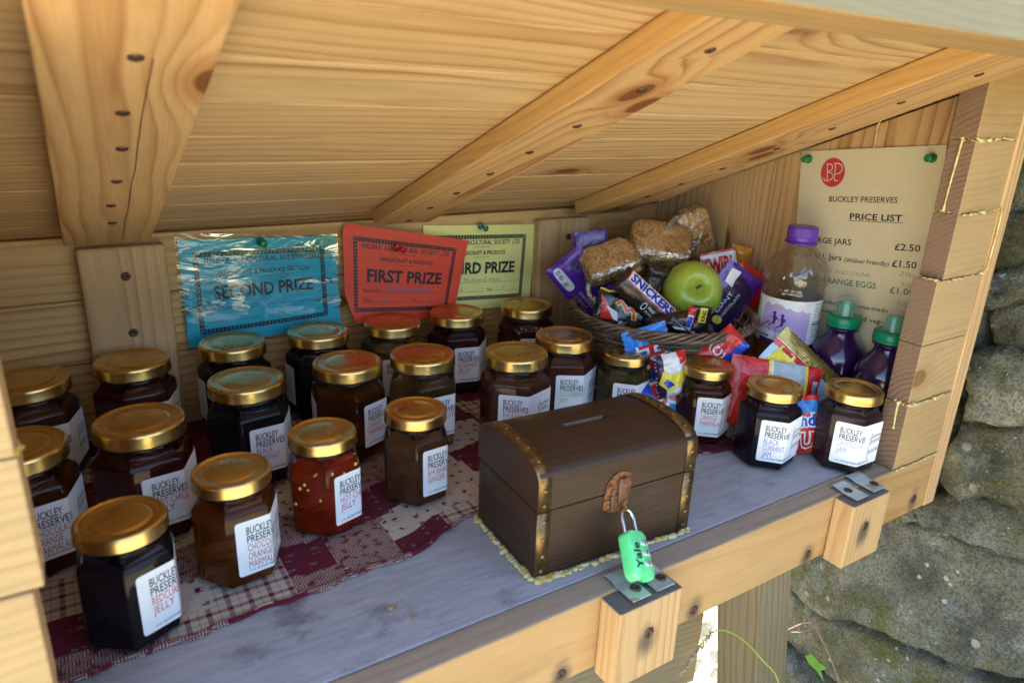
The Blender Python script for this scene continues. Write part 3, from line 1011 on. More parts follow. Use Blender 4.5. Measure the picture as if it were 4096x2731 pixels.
INKS = {'red': 'inkred', 'orange': 'inkorange', 'purple': 'inkpurple', 'lilac': 'inklilac', 'green': 'inkgreen', 'brown': 'inkbrown'}
def jar(name_kind, x, y, big, dphi, jam, lines, inkc, label_txt, faces=4.72, clear=0.0, seeds=0, bits=None, group="hexagonal jars of preserve on the shelf", z0=.0016, fill=1.0, mg=.0046):
    R, H, HX = (RJ_L, HJ_L, HEX_L) if big else (RJ_S, HJ_S, HEX_S)
    root = empty("jam_jar", (x, y, z0), 0, label_txt, "jar", group)
    aim = math.atan2(CAM_POS.y - y, CAM_POS.x - x)
    hx = Hex(HX, .0034 * R / .0249, aim + rad(dphi))
    k = H / .07677
    zs = [(.0004, .0020, 0), (.0011, .0005, 0), (.0026, 0, 0), (.0540 * k, 0, 0), (.0562 * k, .0006, .04), (.0580 * k, .0022, .22), (.0598 * k, .0044, .62), (.0613 * k, .0056, .95)]
    rn = R * .915
    rings = [(hx.ring(sh, 1, ci, rn), z) for z, sh, ci in zs]
    rings += [(hx.ring(0, 1, 1, rn), .0630 * k), (hx.ring(0, 1, 1, rn * 1.02), .0636 * k), (hx.ring(0, 1, 1, rn * .985), .0646 * k), (hx.ring(0, 1, 1, rn * .985), .069 * k)]
    bm = newbm()
    loft(bm, rings)
    obj("glass_body", bm, M['glass'], root)
    # contents, just inside the glass
    ins = .0011
    top = .0625 * k
    zr = [(.0016, .0035 + ins, 0), (.003, ins + .0006, 0), (.0060, ins, 0), (.0535 * k, ins, 0), (.0557 * k, ins + .0006, .04)]
    if fill >= 1: zr += [(.0575 * k, ins + .0022, .22), (.0593 * k, ins + .0044, .62), (.0608 * k, ins + .0056, .97), (top, ins + .0058, 1)]
    else: zr += [(.0535 * k, ins + .0018, .2), (.0537 * k, ins + .006, .3)]
    bm = newbm()
    loft(bm, [(hx.ring(sh, 1, ci, rn - ins), z) for z, sh, ci in zr])
    mname = "preserve_%.3f_%.3f_%.3f_%g" % (*jam, clear)
    mt = bpy.data.materials.get(mname) or jam_mat(mname, jam, clear, bits)
    obj("preserve", bm, mt, root)
    if seeds:
        bm = newbm()
        rs = random.Random(int(x * 1e4))
        for _ in range(seeds):
            ss = rs.uniform(-1.2, 2.2) * hx.per
            zz_ = rs.choice([rs.uniform(.040, .058) * k, rs.uniform(.050, .058) * k] + [rs.uniform(.01, .045) * k])
            p, n = hx.at(ss)
            sh = .0014 if zz_ < .055 * k else .0032
            blob(bm, (p.x - n.x * sh, p.y - n.y * sh, zz_), rs.uniform(.0008, .0015), 2, sc=(1, 1, 1.2), rough=.3)
        obj("seeds", bm, M['seed'], root)
    lid = bpy.data.objects.new("lid", lid_mesh(R))
    lid.location = (0, 0, H)
    lid.rotation_euler = (0, 0, random.random() * 6)
    link(lid, root)
    # the paper label: one sheet wrapped round the faces
    if lines is not None:
        S = Sheet()
        h = .0402
        zb = .0148 if big else .0102
        sl = hx.side + hx.arc
        s0 = -.0005 + .17 * hx.side
        s1 = faces * hx.per
        S.rrect(s0, 0, s1, h, .0022, 0, 0, (1, 1, 1, 1))
        tx = s0 + mg
        kx = .0236 / 9
        q = .0302
        S.text("BUCKLEY", tx, q, .0055, w=kx * 6.9, mi=1, bold=.014)
        S.text("PRESERVES", tx, q - .0064, .0055, w=kx * 9, mi=1, bold=.014)
        for i, ln in enumerate(lines):
            S.text(ln, tx, q - .0064 * (2 + i), .0055, w=kx * max(2, len(ln) - .35 * ln.count(' ') - .3 * ln.count('I')), mi=2, bold=0.0)
        S.text("EMAIL:", tx, .0024, .0011, mi=1, xs=1.1)
        S.text("BUCKLEY.PRESERVES@YAHOO.CO.UK", tx + .0052, .0022, .0017, w=.0300, mi=1, bold=.01, shear=.15)
        # line drawing of a crescent of old houses
        hx0 = hx.per + hx.side * .42
        w_, dx = .00050, .0155
        S.line([(hx0 + .0012, .0040), (hx0 + .0002, .0085), (hx0, .0140), (hx0 + .0006, .0200), (hx0 + .0016, .0248)], w_, 1, 3)
        S.line([(hx0 + .0002, .0246), (hx0 + .004, .0262), (hx0 + .009, .0270), (hx0 + dx, .0272)], .0008, 1, 3)
        S.line([(hx0 - .0005, .0243), (hx0 + .0012, .0268), (hx0 + .006, .0280), (hx0 + dx, .0286)], w_, 1, 3)
        for a, b in ((.0014, .0272), (.0014, .0300), (.0030, .0302), (.0030, .0276)): pass
        S.line([(hx0 + .0014, .0270), (hx0 + .0014, .0302), (hx0 + .0032, .0304), (hx0 + .0032, .0276)], w_, 1, 3)
        for row in (.0200, .0105):
            for i in range(4):
                a = hx0 + .0012 + i * .0036
                b = row + i * .0004
                S.line([(a, b), (a, b + .0030), (a + .0024, b + .0032), (a + .0024, b + .0002), (a, b)], .00042, 1, 3)
                S.line([(a + .0012, b), (a + .0012, b + .0031)], .0003, 1, 3)
                S.line([(a, b + .0016), (a + .0024, b + .0017)], .0003, 1, 3)
        for i in range(9):
            S.line([(hx0 + .0004 + .0002 * (i % 3), .0055 + i * .0020), (hx0 + .0018, .0060 + i * .0020)], .0003, 1, 3)
        cuts = []
        for kf in range(6):
            for q_ in range(5): cuts.append(kf * hx.per + hx.side + hx.arc * q_ / 4)
        def fm(s, t, hx=hx, zb=zb):
            p, n = hx.at(s)
            return Vector((p.x, p.y, zb + t)), n
        bm = S.bm(fm, cuts, (), off=.00018, dz=.00005)
        obj("label", bm, [M['paper'], M['ink'], M[INKS[inkc]], M['inkgrey']], root)
    return root
M['seed'] = plain('chilli_seed', (.62, .40, .09), .4)
BLACK, DKRED, BROWN = (.010, .006, .008), (.040, .008, .006), (.070, .024, .010)
# front row
jar('', .0189, .1201, 0, 24, BLACK, ["REDCURRANT", "JELLY"], 'red', "almost black jar of redcurrant jelly at the front left corner of the cloth", mg=.0072)
jar('', .0855, .1472, 0, 16, (.15, .032, .004), ["CHOCOLATE", "ORANGE", "MARMALADE"], 'brown', "small amber chocolate orange marmalade jar just behind the black redcurrant one", mg=.0070, clear=.2, bits=(.26, .075, .008))
jar('', .1552, .1735, 0, 33, (.24, .018, .004), ["HOT CHILLI", "JELLY"], 'red', "small red hot chilli jelly jar with yellow seeds floating under its lid", clear=.14, seeds=30, bits=(.09, .02, .02))
jar('', .2325, .1780, 0, 31, (.085, .030, .012), ["RHUBARB &", "GINGER JAM"], 'red', "small plain brown rhubarb and ginger jar standing beside the treasure chest", clear=.1)
# second row
jar('', -.0319, .2244, 1, 8, (.11, .026, .005), ["CHOCOLATE", "ORANGE", "MARMALADE"], 'brown', "large chocolate orange marmalade jar half hidden by the blurred front boards", mg=.0062, clear=.2)
jar('', .0416, .2300, 1, 11, (.075, .010, .006), ["HOT CHILLI", "JELLY"], 'red', "large dark red hot chilli jar behind the black redcurrant jar", mg=.0062, clear=.15)
jar('', .1247, .2730, 1, 17, BLACK, ["BLACK", "CURRANT", "JAM"], 'purple', "large black currant jam jar behind the small amber marmalade jar")
jar('', .2119, .2754, 1, 42, (.17, .038, .006), ["ORANGE", "MARMALADE"], 'brown', "large reddish orange marmalade jar behind the small hot chilli jar", clear=.25)
jar('', .2798, .2632, 1, 27, (.28, .125, .032), ["ELDERFLOWER", "JELLY"], 'orange', "large pale honey brown jar right behind the small rhubarb and ginger jar", clear=.25)
jar('', .3604, .2288, 1, -8, (.10, .034, .018), ["RHUBARB &", "GINGER JAM"], 'red', "large brown rhubarb and ginger jar with house drawing, right behind the chest", clear=.1)
jar('', .4321, .2482, 1, 8, (.095, .030, .018), ["GOOSEBERRY", "JAM"], 'green', "large brown gooseberry jam jar with green lettering", clear=.1)
# back row
jar('', -.0262, .3500, 1, 8, (.055, .020, .010), [], 'brown', "dark brown jar at the back left corner beside the wooden wall stud")
jar('', .0498, .3614, 1, 11, (.048, .008, .006), [], 'red', "dark red jar with a nick in its lid standing before the left wall stud")
jar('', .1350, .3722, 1, 170, BLACK, ["BLACK", "CURRANT", "JAM"], 'purple', "black jar with no label in view, under the lower left of the blue certificate", faces=2.6)
jar('', .2165, .3700, 1, 175, BLACK, ["BLACK", "CURRANT", "JAM"], 'purple', "black jar with no label in view, under the lower right of the blue certificate", faces=2.6)
jar('', .2946, .3671, 1, -1, (.26, .16, .022), [], 'orange', "mustard yellow jar under the orange first prize certificate", clear=.2, fill=1)
jar('', .3720, .3684, 1, 15, (.035, .008, .010), ["ROSEMARY", "JELLY"], 'red', "dark rosemary jelly jar under the corner between orange and yellow certificates")
jar('', .4595, .3600, 1, 9, (.050, .010, .008), [], 'red', "dark red jar with pale specks at the back below the yellow certificate", seeds=34)
# right hand group
jar('', .4784, .2051, 0, -3, (.32, .23, .065), ["ORANGE", "CURD"], 'orange', "small olive yellow jar between the gooseberry jar and the blue sweet packets", clear=.3)
jar('', .5267, .1415, 0, 9, (.22, .050, .010), ["ORANGE", "MARMALADE"], 'orange', "small orange marmalade jar just right of the treasure chest", clear=.3)
jar('', .5442, .0766, 0, 7, (.012, .007, .012), ["BLACK", "CURRANT", "JAM"], 'purple', "small black currant jar on bare shelf in front of the red sweet packet", z0=.0002)
jar('', .6057, .0364, 0, -1, (.030, .014, .014), ["LAVENDER", "JAM"], 'lilac', "small dark lavender jam jar against the right end boards", z0=.0002)
# ================================================================ CERTIFICATES, PRICE LIST, PINS
PB = ink('certificate_black', (.018, .018, .022))
def certificate(name, label, colour, corners, poly, title, sub, body, bulge, n, lay0=0.0, hatch=(.9, .9, .9), hand=(), group="prize certificates pinned to the back wall"):
    paper = plain(name + "_paper", colour, .55, var=.03, spec=.35)
    w, h = 1.5, 1.0
    S = Sheet()
    S.poly(poly, 0, 0)
    T_ = lambda a: a
    # black border with slanting dashes
    def fr(x0, y0, x1, y1, b):
        bx, by = b / w, b
        S.rect(x0, y0, x1, y0 + by, 1, 1); S.rect(x0, y1 - by, x1, y1, 1, 1)
        S.rect(x0, y0 + by, x0 + bx, y1 - by, 1, 1); S.rect(x1 - bx, y0 + by, x1, y1 - by, 1, 1)
        m = 34
        for k in range(m):
            a = x0 + (x1 - x0) * (k + .3) / m
            for yb in (y0, y1 - by):
                S.poly([(a, yb + by * .18), (a + .0045, yb + by * .18), (a + .0125, yb + by * .82), (a + .008, yb + by * .82)], 2, 0)
        m = 22
        for k in range(m):
            a = y0 + (y1 - y0) * (k + .3) / m
            for xb in (x0, x1 - bx):
                S.poly([(xb + bx * .18, a), (xb + bx * .82, a + .016), (xb + bx * .82, a + .024), (xb + bx * .18, a + .008)], 2, 0)
    fr(.075, .115, .912, .885, .045)
    k = 1 / w
    def tx(s, x, y, h_, w_, b=0.0, rot=0.0, mi=1, shear=0.0): S.text(s, x, y, h_, w=w_, mi=mi, bold=b, layer=2, align='c', shear=shear)
    tx("HALIFAX  AGRICULTURAL  SOCIETY  LTD.", .5, .775, .052, .72, .02)
    S.rect(.43, .742, .57, .746, 1, 1)
    tx(sub, .5, .655, .046, .60 if 'SECTION' in sub else .44, .02)
    S.rect(.43, .622, .57, .626, 1, 1)
    tx(title, .5, .435, .128, .64, .035)
    S.text("Awarded to", .145, .322, .044, w=.155, mi=1, layer=2)
    S.text("Class", .145, .212, .044, w=.075, mi=1, layer=2)
    S.text("No.", .575, .212, .044, w=.048, mi=1, layer=2)
    for (a, b, yy) in ((.29, .88, .322), (.215, .55, .212), (.635, .88, .212)):
        nn_ = int((b - a) / .0075)
        for i in range(nn_): S.rect(a + i * .0075, yy, a + i * .0075 + .0036, yy + .006, 1, 1)
    for (s_, x, y, hh, ww) in hand: S.text(s_, x, y, hh, w=ww, mi=2, layer=2, shear=.3)
    cs = [i / 14 for i in range(1, 14)]
    ct = [i / 10 for i in range(1, 10)]
    fm = quad_map(*corners, bulge=bulge, n=n)
    o = obj(name, S.bm(fm, cs, ct, off=lay0, dz=.00010), [paper, PB, M['pencil'] if 'blue' not in label else ink('faint_blue_ink', (.05, .18, .30))])
    tag(o, label, "certificate", group)
    return o, fm
yb = DEPTH
full = [(0, 0), (1, 0), (1, 1), (0, 1)]
blue, bluef = certificate("certificate", "blue second prize certificate in a shiny plastic sleeve, pinned left of the other two", (.022, .42, .58),
    [(.1045, yb - .004, .1780), (.2563, yb - .003, .1715), (.2565, yb - .004, .0770), (.1035, yb - .006, .0715)], full, "SECOND PRIZE", "HANDICRAFT & PRODUCE SECTION", None,
    lambda s, t: .0022 * math.sin(math.pi * s) + .0035 * (1 - t) ** 2 * s, -Y, hand=[("Mrs K", .33, .335, .045, .12)])
S = Sheet()
S.poly([(-.028, -.055), (1.012, -.03), (1.012, 1.02), (-.018, 1.062)], 0, 0)
slv = obj("plastic_sleeve", S.bm(bluef, [i / 12 for i in range(1, 12)], [i / 9 for i in range(1, 9)], off=.0013), M['sleeve'], blue)
yel, yelf = certificate("certificate", "yellow third prize certificate partly covered by the orange one", (.86, .78, .27),
    [(.3579, yb - .0030, .1762), (.5111, yb - .0030, .1684), (.5060, yb - .0036, .0653), (.3520, yb - .0045, .0760)], full, "THIRD PRIZE", "HANDICRAFT & PRODUCE", None,
    lambda s, t: .0015 * math.sin(math.pi * s), -Y, hand=[("Mrs Karen G. Watkin", .36, .335, .045, .33), ("6", .33, .225, .05, .02), ("4", .72, .225, .05, .02)])
red, redf = certificate("certificate", "orange red first prize certificate curling off the wall between the blue and yellow ones", (.80, .085, .040),
    [(.2632, yb - .0060, .1855), (.4076, yb - .0175, .1585), (.3905, yb - .0150, .0680), (.2580, yb - .0130, .0790)], [(.085, 0), (1, 0), (1, 1), (.03, 1), (0, .93), (0, .30)], "FIRST PRIZE", "HANDICRAFT & PRODUCE", None,
    lambda s, t: .004 * math.sin(math.pi * s) * (1 - .5 * t) + .006 * (1 - s) ** 3 * (1 - t), -Y, hand=[("Mrs Karen Gwatkin", .34, .335, .055, .38), ("47", .32, .225, .06, .045), ("1", .70, .225, .06, .008)])

PIN = {}
def pin(p, n, c, label, tilt=(0, 0, 0)):
    key = c
    if key not in PIN: PIN[key] = plain("pin_plastic_%g" % c[0], c, .22, var=.03, coat=.5)
    root = empty("push_pin", p, 0, label, "push pin", "plastic push pins")
    q = (Vector(n) + Vector(tilt)).normalized().to_track_quat('Z', 'Y').to_matrix().to_4x4()
    bm = newbm()
    lathe(bm, [(.0030, .0006), (.0042, .0009), (.0045, .0018), (.0040, .0026), (.0025, .0036), (.0019, .0052), (.0019, .0080), (.0024, .0095), (.0034, .0100), (.0037, .0106), (.0034, .0114), (.0020, .0117)], 22, q)
    obj("grip", bm, PIN[key], root)
    bm = newbm()
    tube(bm, [q @ Vector((0, 0, -.004)), q @ Vector((0, 0, .001))], .0005, 6)
    obj("point", bm, M['zinc'], root)
GRN, REDP, TEAL = (.006, .20, .065), (.55, .015, .03), (.0, .22, .17)
pin((.1790, yb - .0075, .1722), (0, -1, 0), GRN, "green push pin in the top of the blue certificate", (.05, 0, -.12))
pin((.3190, yb - .0195, .1585), (0, -1, 0), REDP, "red push pin in the orange red certificate", (.25, 0, -.25))
pin((.4300, yb - .0050, .1722), (0, -1, 0), TEAL, "teal push pin in the top of the yellow certificate", (.25, 0, -.25))

# price list on the right wall
TH = rad(6.6)
PW, PH = .1520, .213
def plmap(a, b):
    y = .2079 - (a * math.cos(TH) - b * math.sin(TH))
    z = .2711 + (a * math.sin(TH) + b * math.cos(TH))
    bend = .0012 + .0022 * math.sin(math.pi * max(0, min(1, a / PW))) * (1 + b / PH) + .002 * (b / PH) ** 2
    return Vector((WALLX - bend, y, z)), Vector((-1, 0, 0))
S = Sheet()
S.rect(0, -PH, PW, 0, 0, 0)
S.disc(.0402, -.0228, .0142, .0150, 1, 2)
LG = 3
S.line([(.0335, -.0140), (.0345, -.0300)], .0009, 2, LG)
S.line([(.0300, -.0285), (.0320, -.0312), (.0352, -.0316), (.0395, -.0300), (.0412, -.0268), (.0395, -.0236), (.0350, -.0222)], .0009, 2, LG)
S.line([(.0325, -.0142), (.0375, -.0142), (.0398, -.0165), (.0392, -.0200), (.0350, -.0222)], .0009, 2, LG)
S.line([(.0432, -.0138), (.0428, -.0300), (.0444, -.0318), (.0470, -.0312)], .0009, 2, LG)
S.line([(.0415, -.0138), (.0468, -.0138), (.0505, -.0160), (.0512, -.0200), (.0488, -.0235), (.0432, -.0248)], .0009, 2, LG)
def pt(s, x, y, h, w=None, mi=1, b=0.0, al='l', sh=0.0): S.text(s, x, y, h, w=w, mi=mi, bold=b, align=al, shear=sh)
pt("BUCKLEY PRESERVES", .0385, -.0530, .0058, .0738, 1, .008)
pt("PRICE LIST", .0640, -.0705, .0062, .0545, 1, .02)
S.rect(.0630, -.0722, .1190, -.0716, 1, 1)
pt("LARGE JARS", .0170, -.0972, .0062, .0510, 1, .012)
pt("£2.50", .1140, -.0985, .0066, .0248, 1, .014)
pt("SMALL Jars", .0110, -.1140, .0058, .0475, 1, .012)
pt("(Walker Friendly)", .0620, -.1150, .0045, .0480, 1, .008)
pt("£1.50", .1130, -.1150, .0066, .0240, 1, .014)
pt("SNACK AND DRINK", .0250, -.1285, .0042, .0680, 5, -.004, sh=.2)
pt("20p", .1210, -.1235, .0046, .0150, 5, -.004, sh=.2)
pt("50p", .1235, -.1335, .0046, .0130, 5, -.004, sh=.2)
pt("FREE RANGE EGGS", .0230, -.1395, .0062, .0760, 4, .010)
pt("£1.00", .1135, -.1415, .0064, .0240, 4, .012)
pt("50p", .1210, -.1525, .0048, .0130, 5, -.004, sh=.2)
pt("All Product are home-made", .0230, -.1620, .0046, .0910, 1, .010)
pt("using home-grown fruit", .0230, -.1720, .0046, .0640, 1, .010)
pt("and vegetables", .0800, -.1745, .0046, .0520, 1, .010)
pl = obj("price_list", S.bm(plmap, [PW * i / 12 for i in range(1, 12)], [-PH * i / 12 for i in range(1, 12)], off=0, dz=.0001),
         [plain('cream_card', (.66, .57, .38), .6, var=.02), PB, ink('logo_red', (.52, .045, .05)), ink('logo_cream', (.72, .62, .48)), ink('print_green', (.03, .17, .085)), ink('biro_grey', (.30, .28, .22))])
tag(pl, "cream card price list with red round logo pinned to the right wall", "price list")
pin((WALLX - .0016, .1965, .2640), (-1, 0, 0), GRN, "green push pin at the price list's left top corner, nearer the basket", (0, -.12, 0))
pin((WALLX - .0016, .0668, .2762), (-1, 0, 0), GRN, "green push pin at the price list's right top corner, nearer the front", (0, -.12, 0))

# ================================================================ MONEY CHEST
CH = Matrix.Translation((.2549, .0357, 0)) @ Matrix.Rotation(rad(-3.1), 4, 'Z')
CL, CD, ZS, ZE, ZP = .1385, .0865, .0525, .0765, .0897
chest = empty("money_chest", (.2549, .0357, .0008), rad(-3.1), "small dark wooden treasure chest with domed lid, brass straps and rusty lock plate", "chest")
bm = newbm()
board(bm, (0, 0, 0), X, Z, -Y, CL, ZS - .0005, -.0085, bev=.001)
board(bm, (0, CD - .0085, 0), X, Z, Y, CL, ZS - .0005, .0085, bev=.001)
for xx in (0.0003, CL - .0088):
    board(bm, (xx, .0086, .0002), Y, Z, X, CD - .0172, ZS - .001, .0085, bev=.0006)
board(bm, (.006, .006, .0002), X, Y, Z, CL - .012, CD - .012, .006, bev=0)
obj("box", bm, M['chest'], chest)
def arch(y):
    q = (y - CD / 2) / (CD / 2)
    return ZE + (ZP - ZE) * math.sqrt(max(0, 1 - (abs(q) ** 2.2)))
# lid: ends, front, and domed top with its coin slot
bm = newbm()
gc0 = random.random() * 5
ARY = [CD * i / 22 for i in range(23)]
def gv(x, y, z): return (x + gc0, y * .8 + .02 + z * .3, .05 + z)
sx0, sx1, sy0, sy1 = .046, .083, .0395, .0445
vs, fs, gcs = [], [], []
xsn = [0, .0012, .03, sx0, sx1, .11, CL - .0012, CL]
ysn = sorted(set([0, .0004, .0015] + [CD * i / 22 for i in range(1, 22)] + [sy0, sy1] + [CD - .0015, CD - .0004, CD]))
ni, nj = len(xsn), len(ysn)
for xx in xsn:
    for yy in ysn:
        zz_ = arch(yy) - (.0012 if xx in (0, CL) else 0)
        vs.append((xx, yy, zz_)); gcs.append(gv(xx, yy, zz_))
for i in range(ni - 1):
    for j in range(nj - 1):
        if xsn[i] == sx0 and sy0 <= ysn[j] < sy1: continue
        fs.append([i * nj + j, (i + 1) * nj + j, (i + 1) * nj + j + 1, i * nj + j + 1])
bm_add(bm, vs, fs, 0, True, gcs)
# slot walls
for (a, b, c, d) in ((sx0, sy0, sx1, sy0), (sx1, sy0, sx1, sy1), (sx1, sy1, sx0, sy1), (sx0, sy1, sx0, sy0)):
    q = [(a, b, arch(b)), (c, d, arch(d)), (c, d, arch(d) - .008), (a, b, arch(b) - .008)]
    bm_add(bm, q, [[0, 1, 2, 3]], 1 if b == d == sy1 else 0, False, [gv(*p) for p in q])
q = [(sx0, sy0, arch(sy0) - .008), (sx1, sy0, arch(sy0) - .008), (sx1, sy1, arch(sy1) - .008), (sx0, sy1, arch(sy1) - .008)]
bm_add(bm, q, [[0, 1, 2, 3]], 0, False, [gv(*p) for p in q])
for xx, sg in ((0, -1), (CL, 1)):
    P = [(xx, 0, ZS + .0006), (xx, CD, ZS + .0006)] + [(xx, yy, arch(yy) - .0012) for yy in reversed(ysn)]
    bm_add(bm, P, [list(range(len(P))) if sg > 0 else list(reversed(range(len(P))))], 0, False, [(p[1] + gc0, p[2] + .01, .03) for p in P])
for yy, sg in ((0, -1), (CD, 1)):
    P = [(0, yy, ZS + .0006), (CL, yy, ZS + .0006), (CL, yy, ZE - .0012), (CL - .0012, yy, ZE), (.0012, yy, ZE), (0, yy, ZE - .0012)]
    bm_add(bm, P, [list(range(6)) if sg < 0 else list(reversed(range(6)))], 0, False, [(p[0] + gc0 + 1, p[2] + .005, .035) for p in P])
P = [(0, 0, ZS + .0006), (CL, 0, ZS + .0006), (CL, CD, ZS + .0006), (0, CD, ZS + .0006)]
bm_add(bm, P, [[3, 2, 1, 0]], 0, False, [gv(*p) for p in P])
bmesh.ops.remove_doubles(bm, verts=list(bm.verts), dist=1e-6)
bmesh.ops.recalc_face_normals(bm, faces=list(bm.faces))
chest_lid = obj("lid", bm, [M['chest'], plain('raw_slot_edge', (.17, .13, .09), .8)], chest)
def brass():
    T = NT('tarnished_brass')
    p = T.obj()
    k = T.noise(p, 220, 4)
    c = T.mix(T.step(k, .35, .7), (.25, .16, .070), (.13, .08, .038))
    return T.done(T.bsdf(c, T.math('ADD', .34, T.math('MULTIPLY', k, .2)), .92, T.bump(T.noise(p, 420, 2), .25, .0006)))
M['brass'] = brass()
def strap(path_yz, x0, x1, wrap, parent):
    """brass strap following a profile; wrap = side return over the chest end"""
    bm = newbm()
    vs, fs = [], []
    t = .0006
    for (yy, zz_) in path_yz:
        vs += [(x0, yy, zz_), (x1, yy, zz_)]
    for i in range(len(path_yz) - 1): fs.append([i * 2, i * 2 + 1, i * 2 + 3, i * 2 + 2])
    bm_add(bm, vs, fs, 0, True)
    bmesh.ops.recalc_face_normals(bm, faces=list(bm.faces))
    if bm.faces[:] and sum(f.normal.y for f in bm.faces) > 0: bmesh.ops.reverse_faces(bm, faces=list(bm.faces))
    bmesh.ops.solidify(bm, geom=list(bm.faces), thickness=t)
    return obj("strap", bm, M['brass'], parent)
def studs(pts, parent):
    for (p, n) in pts:
        b = newbm()
        q = Vector(n).to_track_quat('Z', 'Y').to_matrix().to_4x4()
        lathe(b, [(.0019, -.0002), (.0018, .0005), (.0012, .0010), (.0004, .0012)], 14, Matrix.Translation(p) @ q)
        obj("stud", b, M['brass'], parent)
for side, (x0, x1) in enumerate(((-.0006, .0098), (CL - .0098, CL + .0006))):
    o = .0008
    low = strap([(-o, .0008), (-o, ZS - .0006)], x0, x1, 0, chest)
    studs([((( x0 + x1) / 2 + random.uniform(-.001, .001), -o, z_), (0, -1, 0)) for z_ in (.006, .0175, .031, .045)], low)
    up = strap([(-o, ZS + .0006), (-o, ZE - .003), (-o * .6, ZE + .0006)] + [(yy, arch(yy) + o) for yy in ysn if .002 < yy < CD - .002] + [(CD + o, ZE), (CD + o, ZS + .001)], x0, x1, 0, chest_lid)
    studs([((( x0 + x1) / 2, -o, z_), (0, -1, 0)) for z_ in (.0575, .0690)] + [(((x0 + x1) / 2, yy, arch(yy) + o), Vector((0, (yy - CD / 2) * .4, .06)).normalized()) for yy in (.010, .024, .038, .055, .072)], up)
    for zz0, zz1 in ((.0008, ZS - .0006), (ZS + .0006, ZE - .002)):
        pass
def rust():
    T = NT('rusted_iron')
    p = T.obj()
    k = T.noise(p, 260, 5, .65)
    c = T.ramp(k, [(.30, (.05, .022, .014)), (.47, (.15, .055, .020)), (.60, (.28, .105, .030)), (.78, (.09, .045, .032))])
    return T.done(T.bsdf(c, .75, .25, T.bump(k, .6, .001)))
M['rust'] = rust()
# hasp plate: a shield of two leaves, with the hinged tongue and staple
def plate(pts, y0, t, name, parent):
    bm = newbm()
    n = len(pts)
    vs = [(a, y0, b) for a, b in pts] + [(a, y0 - t, b) for a, b in pts]
    fs = [list(range(n)), [2 * n - 1 - i for i in range(n)]] + [[i, i + n, (i + 1) % n + n, (i + 1) % n] for i in range(n)]
    bm_add(bm, vs, fs)
    bmesh.ops.recalc_face_normals(bm, faces=list(bm.faces))
    bmesh.ops.bevel(bm, geom=[e for e in bm.edges], offset=.0003, segments=1, affect='EDGES')
    return obj(name, bm, M['rust'], parent)
px = .0665
upl = plate([(px - .0120, .0485), (px - .0110, .0600), (px - .0060, .0660), (px, .0685), (px + .0070, .0675), (px + .0110, .0640), (px + .0105, .0600), (px + .0115, .0565), (px + .0100, .0485)], -.0001, .0011, "lock_plate", chest)
lol = plate([(px - .0120, .0478), (px - .0125, .0410), (px - .0060, .0372), (px, .0355), (px + .0075, .0380), (px + .0095, .0478)], -.0001, .0011, "lock_plate", chest)
bm = newbm()
box(bm, (px + .0022, -.0028, .0565), (.0075, .0026, .0150), .001)
box(bm, (px + .0022, -.0020, .0470), (.0060, .0018, .0070), .0006)
box(bm, (px - .0050, -.0018, .0470), (.0028, .0016, .0180), .0005)
tube(bm, [(px - .0075, -.0022, .0500), (px - .0020, -.0022, .0500)], .0014, 10)
obj("hasp", bm, plain('worn_brown_iron', (.16, .085, .06), .5, .5, var=.3, nscale=300, bump=.4), chest)
for (a, b) in ((-.0085, .0590), (.0085, .0610), (-.0085, .0430), (.0075, .0430), (.0075, .0530)):
    bm = newbm()
    lathe(bm, [(.0017, 0), (.0016, .0006), (.0009, .0010), (.0002, .0011)], 12, Matrix.Translation((px + a, -.0011, b)) @ Matrix.Rotation(rad(90), 4, 'X'))
    obj("rivet", bm, M['rust'], chest)
bm = newbm()
tube(bm, [(px + .0035, -.0006 - .0056 * math.sin(a), .0415 + .0048 * math.cos(a)) for a in np.linspace(0, math.pi, 14)], .0011, 8)
obj("staple", bm, M['rust'], chest)
bm = newbm()
for P_, n_ in (([(.0, -.0015, .0006), (.02, -.003, .0006), (CL * .5, -.003, .0006), (CL, -.002, .0006)], 110), ([(-.0015, .0, .0006), (-.003, .03, .0006), (-.002, CD, .0006)], 62)):
    for p in spline(P_, n_ // (len(P_) - 1)):
        k = random.choice((.5, .7, .8, .9, 1.0, 1.4))
        blob(bm, p + Vector((random.uniform(-.001, .001), random.uniform(-.002, .001), 0)), .0017 * k, 2, sc=(1.5, 1.15, .75), rough=.3)
obj("glue_bead", bm, M['foam'], chest)

# ================================================================ COMBINATION PADLOCK, lying over the rail
hook = CH @ Vector((px + .0035, -.0056, .0385))
foot = Vector((.3112, -.0085, .0075))
ax_d = (foot - hook).normalized()            # down the lock
side = Vector((.93, .36, .0)); side = (side - ax_d * side.dot(ax_d)).normalized()
nrm = side.cross(-ax_d).normalized()         # face towards the viewer
if nrm.y > 0: nrm = -nrm
PL = Matrix((( side.x, -ax_d.x, nrm.x, 0), (side.y, -ax_d.y, nrm.y, 0), (side.z, -ax_d.z, nrm.z, 0), (0, 0, 0, 1)))
tot = (foot - hook).length
PLM = Matrix.Translation(hook + nrm * .0015) @ PL
lock = empty("padlock", hook, 0, "mint green combination padlock with three number wheels hanging from the chest", "padlock")
bh, bw, bt = .0335, .0212, .0105
top_y = -(tot - bh)                           # shackle occupies the first part
LM = Matrix.Translation(-hook) @ PLM
def lk(name, bm, mt, parent=None, **k):
    return obj(name, bm, mt, parent or lock, **k)
GREEN = plain('mint_green_enamel', (.13, .74, .27), .28, var=.04, coat=.6, nscale=200)
chrome = plain('worn_chrome', (.62, .60, .56), .22, 1.0, var=.2, nscale=500)
